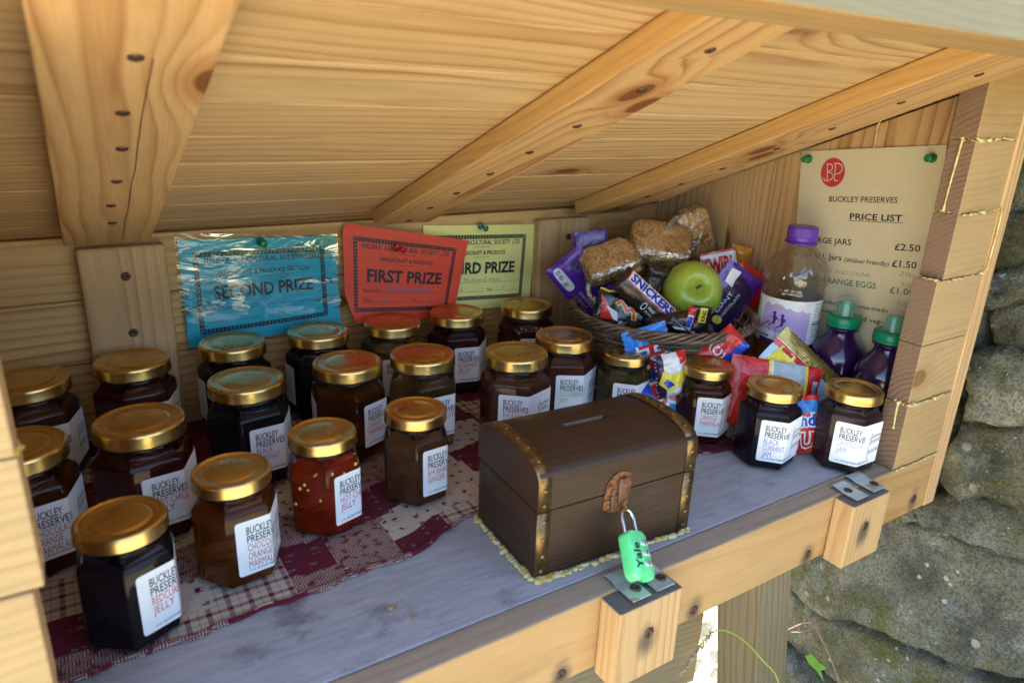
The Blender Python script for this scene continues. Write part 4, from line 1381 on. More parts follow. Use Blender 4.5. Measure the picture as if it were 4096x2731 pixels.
# outline: rounded top, flared base with two lobes
half = [(.0, 0.0), (.0045, .0003), (.0070, -.0006), (.0092, -.0030), (.0098, -.008), (.0102, -.018), (.0106, -.026), (.0102, -.0305), (.0080, -.0333), (.0056, -.0338), (.0030, -.0325), (.0010, -.0300), (0, -.0296)]
outl = spline([(a, b, 0) for a, b in half], 5)
outl = [(p.x, p.y) for p in outl] + [(-p.x, p.y) for p in reversed(outl[1:-1])]
bm = newbm()
n = len(outl)
cyy = -.016
rings = []
for dz, sc in ((-bt / 2, .90), (-bt / 2 + .0006, .95), (-bt / 2 + .002, .992), (0, 1.0), (bt / 2 - .002, .992), (bt / 2 - .0006, .95), (bt / 2, .90)):
    rings.append([LM @ Vector((a * sc, top_y + cyy + (b - cyy) * (1 - (1 - sc) * .55), dz)) for a, b in outl])
vs = [p for r in rings for p in r]
fs = [[i * n + k, i * n + (k + 1) % n, (i + 1) * n + (k + 1) % n, (i + 1) * n + k] for i in range(6) for k in range(n)]
fs += [list(reversed(range(n))), [6 * n + k for k in range(n)]]
bm_add(bm, vs, fs, 0, True)
bmesh.ops.recalc_face_normals(bm, faces=list(bm.faces))
lbody = lk("body", bm, GREEN, sharp=50)
bm = newbm()
sh = [(-.0062, top_y - .004), (-.0062, top_y + .006), (-.0062, -.0050), (-.0048, -.0010), (-.0020, .0012), (.0, .0016), (.0020, .0012), (.0048, -.0010), (.0062, -.0050), (.0062, top_y + .006), (.0062, top_y - .004)]
tube(bm, [LM @ p for p in spline([(a, b, 0) for a, b in sh], 5)], .00155, 10)
lk("shackle", bm, chrome)
for i, digs in enumerate(("23", "56", "67")):
    yy = top_y - .0085 - i * .0071
    bm = newbm()
    Mx = LM @ Matrix.Translation((.0058, yy, .0004)) @ Matrix.Rotation(rad(90), 4, 'X') @ Matrix.Translation((0, 0, -.0016))
    lathe(bm, [(.0056, -.0001), (.0061, .0002), (.0061, .0032), (.0056, .0035)], 40, Mx)
    wh = lk("number_wheel", bm, plain('wheel_silver', (.62, .62, .62), .4, .4))
    S = Sheet()
    for k, dg_ in enumerate(digs):
        S.text(dg_, -.0019 + k * .0031, -.0012, .0024, w=.0016, mi=0, bold=.03)
    for k in range(4): S.rect(-.0030 + k * .0025, -.0014, -.0027 + k * .0025, .0014, 1, 0)
    def fm(s, t, yy=yy):
        a = s / .0062
        p = Vector((.0058 + .0062 * math.sin(a), yy + t, .0004 + .0062 * math.cos(a)))
        return LM @ p, (LM.to_3x3() @ Vector((math.sin(a), 0, math.cos(a)))).normalized()
    lk("numerals", S.bm(fm, [x_ * .001 for x_ in range(-5, 8)], (), off=.00005, dz=.00003), M['ink'], wh)
S = Sheet()
S.text("Yale", 0, 0, .0066, w=.0180, mi=0, bold=.02)
def fm(s, t):
    return LM @ Vector((-.0004 - t, top_y - .0265 + s, bt / 2)), nrm
lk("lettering", S.bm(fm, off=.00012), M['ink'], lbody)
# ================================================================ WICKER BASKET
BC = Vector((.568, .252, 0))
BR, BB, BH = .0975, .060, .0985
def wicker():
    T = NT('brown_wicker')
    g = T.obj()
    k = T.noise(T.vmath('MULTIPLY', g, (60, 60, 260)), 1.0, 4)
    c = T.mix(T.step(k, .3, .7), (.085, .050, .030), (.20, .135, .085))
    c = T.mix(T.step(T.noise(g, 45, 3), .55, .75), c, (.26, .19, .13))
    return T.done(T.bsdf(c, .5, 0, T.bump(k, .3, .0006), spec=.4))
M['wicker'] = wicker()
basket = empty("wicker_basket", BC + Vector((0, 0, .0016)), 0, "round brown wicker basket full of snacks in the right back corner", "basket")
bm = newbm()
NST = 26
rows = 23
def brad(z): return BB + (BR - BB) * (z / BH) ** 1.15
for k in range(rows):
    z = .004 + k * (BH - .012) / rows
    R0 = brad(z)
    pts = []
    for i in range(NST * 4):
        a = 2 * math.pi * i / (NST * 4)
        w = math.cos(a * NST / 2 + math.pi * (k % 2))
        rr = R0 + w * .0019 + random.uniform(-.0003, .0003)
        pts.append((rr * math.cos(a), rr * math.sin(a), z + .0005 * math.sin(a * 3 + k) + random.uniform(-.0003, .0003)))
    tube(bm, pts, .00185, 6, closed=True)
for i in range(NST):
    a = 2 * math.pi * (i) / NST
    tube(bm, [(brad(z) * math.cos(a), brad(z) * math.sin(a), z) for z in np.linspace(.001, BH - .002, 7)], .0016, 6)
lathe(bm, [(.0001, .002), (BB, .002), (BB, .005), (.0001, .005)], 32)
obj("wall", bm, M['wicker'], basket)
bm = newbm()
for s_ in range(5):
    pts = []
    for i in range(120):
        a = 2 * math.pi * i / 120
        ph = a * 11 + s_ * 2 * math.pi / 5
        rr = BR + .0022 + .0034 * math.cos(ph)
        pts.append((rr * math.cos(a), rr * math.sin(a), BH - .0035 + .0042 * math.sin(ph)))
    tube(bm, pts, .0018, 6, closed=True)
obj("rim", bm, M['wicker'], basket)
bm = newbm()
tube(bm, spline([(.0325, -.099, .101), (.052, -.096, .090), (.066, -.094, .084)], 6), .0010, 6)
tube(bm, spline([(.040, -.098, .098), (.060, -.094, .100), (.072, -.090, .098)], 6), .0009, 6)
obj("loose_cane", bm, M['wicker'], basket)

# ---------------------------------------------------------------- things in the basket
YAW = math.atan2(-0.5358, 0.8435)
def pose(p, roll=0, pitch=0, yaw=0):
    """local x = along, y = away from viewer, z = up"""
    return Matrix.Translation(p) @ Matrix.Rotation(YAW + rad(yaw), 4, 'Z') @ Matrix.Rotation(rad(-roll), 4, 'Y') @ Matrix.Rotation(rad(pitch), 4, 'X')
def foil(name, c, rough=.25, metal=0.0):
    T = NT(name)
    p = T.obj()
    h = T.math('ADD', T.noise(p, 75, 3, .5, 1.0), T.math('MULTIPLY', T.noise(p, 260, 2), .3))
    col = T.mix(T.step(T.noise(p, 70, 2), .3, .7), tuple(x * .86 for x in c), c)
    return T.done(T.bsdf(col, rough, metal, T.bump(h, .45, .003), spec=.5, coat=.35, coat_r=.12))
WHT = foil('white_wrapper_print', (.75, .75, .76), .35)
PUR = foil('purple_foil', (.105, .022, .30))
PURD = foil('dark_purple_foil', (.032, .016, .055))
BRN = foil('chocolate_brown_foil', (.030, .016, .013))
BLK = foil('black_foil', (.012, .013, .014))
REDF = foil('red_foil', (.62, .022, .018))
BLU = foil('blue_foil', (.012, .075, .50))
LBL = foil('light_blue_foil', (.02, .22, .66))
GLD = foil('gold_foil', (.62, .44, .12), .25, .75)
YLW = foil('yellow_foil', (.78, .62, .05))
ORG = foil('orange_foil', (.62, .25, .03))
def pouch(name, label, Mx, w, h, t, mats, art=None, crimp=.10, twist=0.0, cat="snack packet", group="wrapped snacks in and around the basket", bend=0.0, poly=None, n=(26, 16), wr=1.0, lumps=0.0):
    """Pillow packet: w along x, h along z, t thick; crimped ridged ends along x."""
    sd = random.random() * 40
    def front(s, tt, sgn=-1):
        x, z = (s - .5) * w, (tt - .5) * h
        e = min(1, max(0, min(s, 1 - s) / crimp)) if crimp else 1
        prof = max(0.0, math.sin(math.pi * min(1, max(0, tt)))) ** .6 * math.sin(math.pi / 2 * e)
        if not crimp: prof = max(0.0, math.sin(math.pi * tt) * math.sin(math.pi * s)) ** .5
        y = sgn * (t / 2 * prof + .00025)
        if crimp and e < .85: y += .0006 * math.sin(tt * h / .0024 * 2 * math.pi * .5) * (1 - e) * sgn * -sgn
        wv = (mnoise.noise(Vector((x * 60, z * 60, sd))) * .0016 + mnoise.noise(Vector((x * 150, z * 150, sd))) * .0006) * wr
        y += wv + lumps * abs(mnoise.noise(Vector((x * 90, z * 90, sd + 7)))) * sgn * prof
        y += bend * ((s - .5) ** 2) * w
        z += twist * (s - .5) * h + (.0006 * math.sin(s * 90) if tt in (0, 1) else 0)
        return Vector((x, y, z))
    bm = newbm()
    nx, nz = n
    for sgn in (-1, 1):
        vs, fs = [], []
        for i in range(nx + 1):
            for j in range(nz + 1): vs.append(Mx @ front(i / nx, j / nz, sgn))
        for i in range(nx):
            for j in range(nz):
                a = i * (nz + 1) + j
                q = [a, a + nz + 1, a + nz + 2, a + 1]
                fs.append(q if sgn < 0 else list(reversed(q)))
        bm_add(bm, vs, fs, 0 if sgn < 0 else min(1, len(mats) - 1) * 0, True)
    bmesh.ops.remove_doubles(bm, verts=list(bm.verts), dist=.0001)
    root = empty(name, Mx.translation, 0, label, cat, group)
    inv = Matrix.Translation(-Mx.translation)
    bm.transform(inv)
    o = obj("wrapper", bm, mats[0], root)
    if art:
        S = Sheet()
        art(S)
        def fm(s, tt):
            p = front(s, tt)
            a, b = front(s + .01, tt), front(s, tt + .01)
            nn = (a - p).cross(b - p)
            nn = nn.normalized() if nn.length > 1e-12 else Vector((0, -1, 0))
            if nn.y > 0: nn = -nn
            return inv @ (Mx @ p), Mx.to_3x3() @ nn
        bm = S.bm(fm, [i / nx for i in range(1, nx)], [j / nz for j in range(1, nz)], off=.0003, dz=.00012)
        obj("printing", bm, mats[1:], root)
    return root

def oats():
    T = NT('oat_flapjack')
    p = T.obj()
    v = T.voro(T.vmath('ADD', p, T.vmath('MULTIPLY', T.noise(p, 300, 2, col=True), (.003, .003, .003))), 260, 'F1', 'Distance')
    vc = T.noise(p, 330, 4, .75)
    c = T.ramp(vc, [(.3, (.34, .13, .03)), (.45, (.62, .32, .10)), (.57, (.74, .46, .19)), (.70, (.85, .66, .38))])
    c = T.mix(T.math('MULTIPLY', T.step(v, .5, .8), .7), c, (.26, .10, .025))
    c = T.mix(T.step(T.noise(p, 60, 3), .5, .75), c, (.36, .16, .04))
    return T.done(T.bsdf(c, .5, 0, T.bump(T.noise(p, 420, 4, .7), .9, .002), spec=.5))
M['oats'] = oats()
def flapjack(label, Mx, sx, sy, sz, seed, film_out=1.075):
    root = empty("flapjack", Mx.translation, 0, label, "flapjack", "cling filmed flapjacks on top of the basket")
    inv = Matrix.Translation(-Mx.translation)
    for nm, k, mt, amp in (("oat_slab", 1.0, M['oats'], .0016), ("cling_film", film_out, M['cling'], .0007)):
        t = bmesh.new()
        bmesh.ops.create_cube(t, size=2.0)
        bmesh.ops.subdivide_edges(t, edges=list(t.edges), cuts=18, use_grid_fill=True)
        bm = newbm()
        t.verts.index_update()
        vs = []
        for v in t.verts:
            c = v.co
            q = (abs(c.x) ** 4.5 + abs(c.y) ** 4.5 + abs(c.z) ** 4.5) ** (1 / 4.5)
            p = Vector((c.x / q * sx / 2 * k, c.y / q * sy / 2 * k, c.z / q * sz / 2 * k))
            g = Vector((seed * 3.1, 0, 0))
            d = mnoise.noise(p * 38 + g) * .0032 + mnoise.noise(p * 90 + g) * amp * 1.2 + mnoise.noise(p * 260 + g) * amp * .8
            if nm == "cling_film":
                d += abs(mnoise.noise(Vector((p.x * 40, p.y * 160, p.z * 160)) + g)) * .0034
            vs.append(inv @ (Mx @ (p + p.normalized() * d)))
        bm_add(bm, vs, [[v.index for v in f.verts] for f in t.faces], 0, True)
        t.free()
        if nm == "cling_film":          # twisted tail of film
            pts = [(-sx * .50, -sy * .3, -sz * .35), (-sx * .56, -sy * .55, -sz * .6), (-sx * .50, -sy * .72, -sz * .8)]
            for o_ in range(4):
                tube(bm, spline([inv @ (Mx @ (Vector(p) + Vector((0, 0, .003 * o_ - .004)) )) for p in pts], 5), .0028, 6, rfun=lambda q: .5 + .8 * abs(math.sin(q * 5 + o_)))
        obj(nm, bm, mt, root)
flapjack("cling filmed flapjack slab lying tilted on the left of the basket pile", pose((.5345, .3075, .1440), 20, 34, 8), .063, .046, .024, 1)
flapjack("largest darkest flapjack, on top of the middle of the basket pile", pose((.6065, .3039, .1590), -6, 38, -6), .070, .054, .028, 2)
flapjack("flapjack standing on its end against the side wall at the back of the pile", pose((.6650, .3080, .1650), -64, 6, 28), .070, .022, .046, 3)

# green apple
AP = Vector((.6045, .2440, .1165))
def apple_mat():
    T = NT('green_apple_skin')
    p = T.obj()
    k = T.noise(p, 60, 3)
    c = T.mix(T.step(k, .3, .7), (.30, .40, .035), (.42, .48, .060))
    sp = T.math('SUBTRACT', 1.0, T.step(T.voro(p, 330, 'F1', 'Distance'), .10, .2))
    c = T.mix(T.math('MULTIPLY', sp, .5), c, (.50, .55, .22))
    return T.done(T.bsdf(c, .28, 0, None, spec=.5, coat=.3, coat_r=.15, sss=.15, sss_r=(.006, .006, .002)))
apple = empty("apple", AP, 0, "shiny green apple with its stalk end facing the viewer", "apple")
aq = Vector((-.46, -.74, .42)).to_track_quat('Z', 'Y').to_matrix().to_4x4()
bm = newbm()
Ra = .0335
prof = []
for i in range(30):
    a = math.pi * i / 29
    r = Ra * (math.sin(a) ** .95) * (1.0 + .05 * math.cos(a))
    z = Ra * .90 * math.cos(a)
    dip = math.exp(-(r / (Ra * .30)) ** 2)
    z -= dip * Ra * (.38 if a < 1.5 else -.22)
    prof.append((max(r, .00005), z))
lathe(bm, list(reversed(prof)), 44, aq)
obj("flesh", bm, apple_mat(), apple)
bm = newbm()
tube(bm, [aq @ Vector(p) for p in ((0, 0, Ra * .5), (.0006, 0, Ra * .62), (.0022, .001, Ra * .80))], .0011, 8, rfun=lambda t: 1 + .5 * t)
obj("stalk", bm, plain('apple_stalk', (.10, .06, .03), .8), apple)

# bars and packets
def art_bar(S):
    S.rect(.06, .52, .94, 1.02, 1, 0); S.rect(.08, .58, .92, .97, 2, 1)
    S.text("SNICKERS", .10, .62, .30, w=.80, layer=3, mi=2, bold=.05, shear=.15)
    S.disc(.50, .25, .035, .14, 2, 1, 16); S.disc(.50, .25, .026, .10, 3, 3, 16)
    S.text("FREE", .56, .26, .10, w=.12, layer=2, mi=1, bold=.01)
    S.text("FROM MADE", .56, .12, .07, w=.26, layer=2, mi=1)
    S.poly([(.86, .1), (.90, .34), (.95, .22), (.93, .08)], 2, 4)
pouch("chocolate_bar", "chocolate bar with blue lettering on a white band lying across the basket front", pose((.5290, .2380, .1165), -40, -14, 4), .078, .029, .016, [BRN, REDF, WHT, foil('royal_blue_print', (.02, .04, .38)), BLK, YLW], art_bar, crimp=.05, group="chocolate bars in the basket", cat="chocolate bar", wr=.5)
def art_pl(S):
    S.rrect(.05, .12, .42, .34, .08, 1, 0); S.text("56 g", .08, .17, .11, w=.25, layer=2, mi=1)
    S.text("CHOCOLATE", .50, .30, .07, w=.36, layer=1, mi=0); S.text("GIANT", .5, .17, .07, w=.25, layer=1, mi=0)
    S.disc(.18, .62, .05, .07, 1, 2)
pouch("sweet_bag", "purple foil bag under the left flapjack with a white oval panel", pose((.5180, .3290, .1120), -48, 10, 16), .090, .050, .012, [PUR, WHT, PUR, BLK], art_pl, wr=1.4)
pouch("sweet_bag", "purple foil corner sticking up behind the left flapjack", pose((.5440, .3520, .1400), 8, -4, 0), .040, .060, .006, [PUR, WHT], None, wr=1.2)
def art_dw(S):
    S.text("MILK CHOCOLATE", .15, .55, .06, w=.6, layer=1, mi=0); S.disc(.5, .80, .10, .05, 1, 1, 12); S.text("CARAMEL", .2, .42, .05, w=.4, layer=1, mi=0)
pouch("chocolate_bar", "dark brown wrapper standing between the flapjacks and the apple", pose((.5720, .2680, .1180), 78, 12, -6), .050, .032, .010, [BRN, foil('grey_print', (.25, .22, .2)), YLW], art_dw, crimp=.14, wr=1.6, group="chocolate bars in the basket", cat="chocolate bar")
def art_worm(S):
    S.line([(.36, .70), (.42, .78), (.50, .70), (.56, .58), (.63, .66), (.70, .58), (.72, .44)], .10, 1, 2)
    S.line([(.36, .70), (.42, .78), (.50, .70), (.56, .58), (.63, .66), (.70, .58), (.72, .44)], .06, 2, 0)
    S.poly([(.04, .85), (.12, .25), (.36, .30), (.22, .60)], 1, 0); S.poly([(.16, .60), (.36, .30), (.45, .28), (.40, .5)], 2, 1)
    S.text("JELLY CO", .46, .22, .09, w=.40, layer=1, mi=1); S.line([(.02, .98), (.16, .95), (.3, 1.0)], .05, 1, 2)
pouch("sweet_bag", "black sweet bag with a red squiggle and a red corner at basket rim", pose((.5085, .2520, .1010), -16, -10, 10), .062, .042, .010, [BLK, REDF, WHT, YLW], art_worm, crimp=.08, wr=1.2)
pouch("chocolate_bar", "plain black twisted wrapper end above the middle of basket rim", pose((.5400, .2120, .0975), 16, -20, -5), .048, .019, .014, [BRN, WHT], None, crimp=.2, wr=2.2, group="chocolate bars in the basket", cat="chocolate bar")
def art_rw(S): S.rect(.1, .2, .75, .8, 1, 0); S.rect(.35, .25, .7, .75, 2, 1)
pouch("chocolate_bar", "narrow red white and blue wrapper end standing below the apple", pose((.5545, .1975, .1000), 80, -6, 0), .034, .009, .004, [REDF, WHT, BLU], art_rw, wr=1.2, group="chocolate bars in the basket", cat="chocolate bar")
def art_by(S): S.rect(.52, .25, .96, .62, 1, 0); S.text("KING", .56, .30, .18, w=.34, layer=2, mi=1, bold=.03); S.rect(.02, .66, .22, .9, 1, 2)
pouch("chocolate_bar", "black packet with a yellow panel standing below the apple", pose((.5680, .1960, .0985), 84, 2, 2), .036, .022, .006, [BLK, YLW, BLK, WHT], art_by, wr=1.2, group="chocolate bars in the basket", cat="chocolate bar")
pouch("chocolate_bar", "thin black and cream wrapper strip lying on the basket rim", pose((.5450, .1985, .0930), -38, 0, 0), .034, .010, .003, [BLK, WHT], lambda S: S.poly([(.2, .2), (.5, .8), (.6, .8), (.35, .2)], 1, 0), wr=1, group="chocolate bars in the basket", cat="chocolate bar")
def art_pr(S):
    S.poly([(.06, .10), (.80, .10), (.92, .62), (.40, .80), (.10, .60)], 1, 0)
    S.text("GIANT", .30, .50, .10, w=.34, layer=2, mi=1); S.text("CHOCOLATE", .24, .34, .07, w=.44, layer=2, mi=1)
    S.disc(.22, .42, .06, .12, 2, 2, 14); S.poly([(.70, .62), (.94, .66), (.92, .88), (.72, .82)], 2, 1)
pouch("sweet_bag", "purple foil bag with a dark panel leaning beside the apple", pose((.6360, .2230, .1080), 58, 6, 2), .080, .052, .012, [PUR, PURD, WHT, YLW], art_pr, crimp=.07, wr=1.3)
def art_gr(S):
    S.rect(0, .45, 1, 1, 1, 0); S.text("TWIRL", .05, .50, .36, w=.9, layer=3, mi=0, bold=.05); S.rect(0.02, .40, .98, .95, 2, 1)
pouch("chocolate_bar", "gold and red packet behind the apple below the standing flapjack", pose((.6650, .2600, .1300), 14, 4, -4), .042, .050, .008, [GLD, REDF, WHT], art_gr, crimp=.1, wr=1.5, group="chocolate bars in the basket", cat="chocolate bar")
pouch("chocolate_bar", "orange wrapper poking up at the back right of the basket", pose((.6865, .2560, .1270), 80, -4, -8), .066, .024, .006, [ORG, WHT], None, crimp=.12, wr=1.3, group="chocolate bars in the basket", cat="chocolate bar")
pouch("sweet_bag", "plain red foil bag at the right edge of the basket", pose((.6640, .2270, .1020), 62, 4, 4), .082, .050, .009, [REDF, WHT], None, crimp=.08, wr=1.2)
# filling that keeps the pile up
pouch("sweet_bag", "dark packet buried in the middle of the basket under the bars", pose((.5650, .2450, .0700), 0, 70, 0), .110, .100, .034, [BLK, WHT], None, wr=2.0)

# sweets in front of the basket
def art_b1(S):
    S.rect(0, .0, .30, 1, 1, 2)
    S.text("HA", .28, .30, .52, w=.50, layer=2, mi=1, bold=.11); S.text("HA", .28, .30, .52, w=.50, layer=3, mi=0, bold=.03)
    S.poly([(0, .92), (.1, .96), (.06, 1)], 2, 0)
pouch("sweet_bag", "bright blue sweet bag with red lettering leaning against the basket front", pose((.4985, .1925, .0740), -72, -10, -4), .062, .046, .007, [BLU, REDF, WHT, LBL], art_b1, crimp=.08, wr=1.2)
def art_b2(S):
    S.rect(0, 0, 1, .42, 1, 2); S.text("BO", .36, .42, .46, w=.46, layer=2, mi=1, bold=.12); S.text("BO", .36, .42, .46, w=.46, layer=3, mi=0, bold=.03)
pouch("sweet_bag", "blue sweet bag with a red round letter behind the orange marmalade jar", pose((.5000, .1680, .0340), 20, -24, 6), .062, .046, .012, [BLU, REDF, WHT, LBL], art_b2, crimp=.08, wr=1.2)
def art_sw(S):
    S.rect(0, .0, 1, .24, 1, 3); S.poly([(.30, .95), (.45, .55), (.34, .20), (.62, .05), (.80, .30), (.72, .62), (.62, .80), (.66, .98)], 2, 0)
    S.poly([(.52, .30), (.66, .50), (.74, .30), (.60, .18)], 3, 2); S.poly([(0, .7), (.25, .75), (.2, .98), (0, 1)], 2, 1); S.poly([(.7, .9), (.85, .95), (.95, .70), (.8, .66)], 2, 1)
pouch("wrapped_sweet", "small wrapped sweet with yellow and red print between two jar lids", pose((.4990, .1610, .0640), -78, -10, 0), .046, .032, .014, [WHT, YLW, REDF, BLU, PURD], art_sw, crimp=.18, wr=2.2, cat="sweet")
def art_rb(S):
    S.rect(0, 0, 1, .28, 1, 2); S.text("C", .34, .36, .46, w=.22, layer=2, mi=1, bold=.10); S.text("C", .34, .36, .46, w=.22, layer=3, mi=0, bold=.02)
pouch("sweet_bag", "red sweet bag with a white outlined letter tucked under the basket rim", pose((.5560, .1540, .0815), 44, -16, 0), .052, .030, .010, [REDF, REDF, WHT, BLU], art_rb, crimp=.1, wr=1.4)
# clear window sweet bag
def art_rp(S):
    S.rect(.42, .0, .80, 1, 1, 0)                          # see-through window shows the sweets: modelled as their own printed colours
    S.rect(.40, 0, .435, 1, 2, 1); S.rect(.435, 0, .455, 1, 2, 2); S.rect(.80, 0, .835, 1, 2, 1)
    S.rect(.68, .16, .78, .60, 2, 3); 
    for i in range(4): S.rect(.695, .22 + i * .09, .765, .26 + i * .09, 3, 0)
    S.rect(.895, .32, .965, .80, 2, 2)
    S.line([(.905, .62), (.955, .62), (.955, .76), (.905, .76), (.905, .62)], .006, 3, 4)
    for i in range(4): S.rect(.912 + i * .011, .64, .917 + i * .011, .74, 3, 4)
    S.line([(.91, .38), (.95, .38), (.93, .52), (.91, .38)], .008, 3, 4)
    for i in range(9):
        S.rect(.865 + i * .0125, .0, .868 + i * .0125, 1, 1, 5) if i < 3 or i > 7 else None
    for i in range(12): S.rect(.012 + i * .009, .0, .015 + i * .009, 1, 1, 5)
win = foil('cloudy_window_film', (.36, .42, .44), .15)
rp = pouch("sweet_bag", "red sweet bag with yellow striped clear window and white recycling panel behind black currant jar", pose((.5800, .1040, .0480), -9, -14, 2), .093, .068, .012, [REDF, win, YLW, WHT, foil('green_print', (.10, .33, .20)), M['ink'], foil('dark_red_crimp', (.40, .01, .012))], art_rp, crimp=.13, wr=1.0, lumps=.003)
bm = newbm()
def art_gp(S):
    for i in range(7): S.rect(.0, .76 + i * .035, 1, .775 + i * .035, 1, 0)
    S.rect(0, 0, 1, .74, 1, 1); S.poly([(.1, .70), (.3, .70), (.34, .3), (.22, .1), (.05, .3)], 2, 2); S.rect(.0, .62, .5, .73, 2, 3); S.poly([(.5, .1), (.75, .2), (.7, .6), (.45, .5)], 2, 4)
pouch("sweet_bag", "sweet bag with a ridged gold crimp sloping behind the red one", pose((.6160, .1020, .0620), -40, -10, 0), .092, .056, .009, [GLD, foil('dark_gold_ridge', (.20, .12, .02), .3, .6), foil('pale_blue_print', (.42, .58, .68)), YLW, REDF, foil('green_sweet_print', (.22, .38, .08))], art_gp, crimp=0.0, wr=1.0)
def art_un(S):
    S.rect(0, .72, 1, .92, 1, 2); S.text("und", .25, .50, .20, w=.6, layer=2, mi=1, bold=.12); S.text("und", .25, .50, .20, w=.6, layer=3, mi=3, bold=.03)
    S.text("YU", .10, .12, .26, w=.7, layer=2, mi=1, bold=.10); S.text("YU", .10, .12, .26, w=.7, layer=3, mi=0, bold=.02)
pouch("sweet_bag", "red sweet bag with white outlined letters between the black currant and lavender jars", pose((.5830, .0690, .0300), 6, -12, 0), .036, .056, .008, [REDF, REDF, WHT, LBL, BLU], art_un, crimp=.06, wr=1.2)

# ================================================================ BOTTLES
def bottle_parts(root, prof, mat, n=48, name="bottle_body"):
    bm = newbm()
    lathe(bm, prof, n)
    return obj(name, bm, mat, root, sharp=60)
wb = empty("water_bottle", (.668, .1605, .0005), rad(-125), "clear water bottle with purple screw cap and lilac label", "bottle")
prof = [(.0001, .004), (.020, .002), (.027, .0005), (.0315, .004), (.0325, .010), (.0325, .016), (.0315, .018), (.0325, .020), (.0325, .028), (.0315, .031)]
prof += [(.0325, .034), (.0325, .046), (.0315, .049), (.0325, .052), (.0325, .064), (.0315, .067), (.0325, .070), (.0322, .074), (.0310, .077), (.0310, .127), (.0318, .1295), (.0328, .132), (.0322, .1345), (.0306, .1365), (.0322, .139), (.0333, .143), (.0336, .148), (.0328, .154), (.0302, .161), (.0256, .168), (.0200, .174), (.0156, .178), (.0139, .181), (.0134, .1840)]
T = NT('water_filled_plastic')
gl = T.n('ShaderNodeBsdfGlass'); gl.inputs['IOR'].default_value = 1.22; gl.inputs['Roughness'].default_value = .0; gl.inputs[0].default_value = (.98, .99, 1, 1)
tr = T.n('ShaderNodeBsdfTransparent'); mx = T.n('ShaderNodeMixShader'); mx.inputs[0].default_value = .62
hn = T.bump(T.noise(T.vmath('MULTIPLY', T.obj(), (1, 1, .5)), 55, 2), .9, .008); T.put(gl.inputs['Normal'], hn)
T.t.links.new(gl.outputs[0], mx.inputs[1]); T.t.links.new(tr.outputs[0], mx.inputs[2])
gs = T.n('ShaderNodeBsdfGlossy'); gs.inputs['Roughness'].default_value = .04; T.put(gs.inputs['Normal'], hn)
fr = T.n('ShaderNodeFresnel'); fr.inputs['IOR'].default_value = 1.9; T.put(fr.inputs['Normal'], hn)
m2 = T.n('ShaderNodeMixShader'); T.put(m2.inputs[0], T.math('MULTIPLY', fr.outputs[0], T.math('SUBTRACT', 1.0, T.n('ShaderNodeNewGeometry').outputs['Backfacing'])))
T.t.links.new(mx.outputs[0], m2.inputs[1]); T.t.links.new(gs.outputs[0], m2.inputs[2])
mx = m2
bottle_parts(wb, prof, T.done(mx.outputs[0]))
CAPP = plain('purple_cap_plastic', (.12, .035, .36), .35, var=.04)
bm = newbm()
pr = []
for k, (r, z) in enumerate(((.0160, .1816), (.0165, .1820), (.0165, .1830), (.0142, .1834), (.0142, .1845))): pr.append((r, z))
lathe(bm, pr, 40)
vs, fs = [], []
N_ = 120
prc = [(.0146, .1848), (.0150, .1852), (.0150, .1885), (.0147, .1888), (.0147, .1892), (.0150, .1895), (.0150, .1975), (.0146, .1988), (.0130, .1994), (.0001, .1994)]
for (r, z) in prc:
    for k in range(N_):
        rr = r + (.00022 if (k % 2 and .1894 < z < .198) else 0)
        a = 2 * math.pi * k / N_
        vs.append((rr * math.cos(a), rr * math.sin(a), z))
for i in range(len(prc) - 1):
    for k in range(N_):
        k2 = (k + 1) % N_
        fs.append([i * N_ + k, i * N_ + k2, (i + 1) * N_ + k2, (i + 1) * N_ + k])
bm_add(bm, vs, fs, 0, False)
obj("cap", bm, CAPP, wb)
S = Sheet()
LW_, LH_ = 2 * math.pi, .0500
S.rect(-2.4, 0, 2.4, LH_, 0, 0)
HS_ = .83
hill = [(-1.25, .041), (-1.1, .0450), (-.95, .042), (-.8, .0405), (-.62, .0390), (-.45, .0405), (-.3, .0385), (-.1, .0375), (.05, .0405), (.2, .0375), (.36, .0385)]
S.poly([(-1.3, .0)] + hill[:0] + [(.36, .0)] + list(reversed(hill)), 1, 1)
S.poly([(-.95, .0420), (-.80, .0450), (-.62, .0440), (-.45, .0405), (-.62, .0390), (-.8, .0405)], 2, 4)
S.poly([(-.45, .0405), (-.34, .0420), (-.20, .0395), (-.05, .0380), (-.1, .0375), (-.3, .0385)], 2, 4)
S.poly([(-1.3, .0), (.36, .0), (.36, .0025), (-.2, .0030), (-1.3, .0055)], 2, 2)
S.poly([(-1.3, .0055), (-.2, .0030), (-.1, .012), (-.5, .013), (-1.3, .015)], 2, 0)
S.poly([(-1.22, .029), (-1.0, .036), (-.98, .035), (-1.2, .026)], 2, 5)
def runner(ox, oz, k=1.0):
    q = lambda a, b: (ox + a * k / .0312, oz + b * k)
    S.disc(*q(.0, .0205), .0016 * k / .0312, .0019 * k, 3, 2, 12)
    S.poly([q(-.0013, .0185), q(.0012, .0190), q(.0026, .0165), q(.0014, .0125), q(.0016, .0105), q(-.0014, .0105), q(-.0006, .0140)], 3, 2)
    S.line([q(-.0008, .0175), q(-.0030, .0150), q(-.0040, .0172)], .0010 * k, 3, 2)
    S.line([q(.0010, .0180), q(.0036, .0160), q(.0016, .0140)], .0010 * k, 3, 2)
    S.line([q(-.0002, .0108), q(-.0045, .0080), q(-.0032, .0020)], .0014 * k, 3, 2)
    S.line([q(.0006, .0108), q(.0018, .0055), q(.0040, -.0010), q(.0030, -.0030)], .0014 * k, 3, 2)
runner(-.80, .0105, 1.15); runner(-.53, .0095, 1.12)
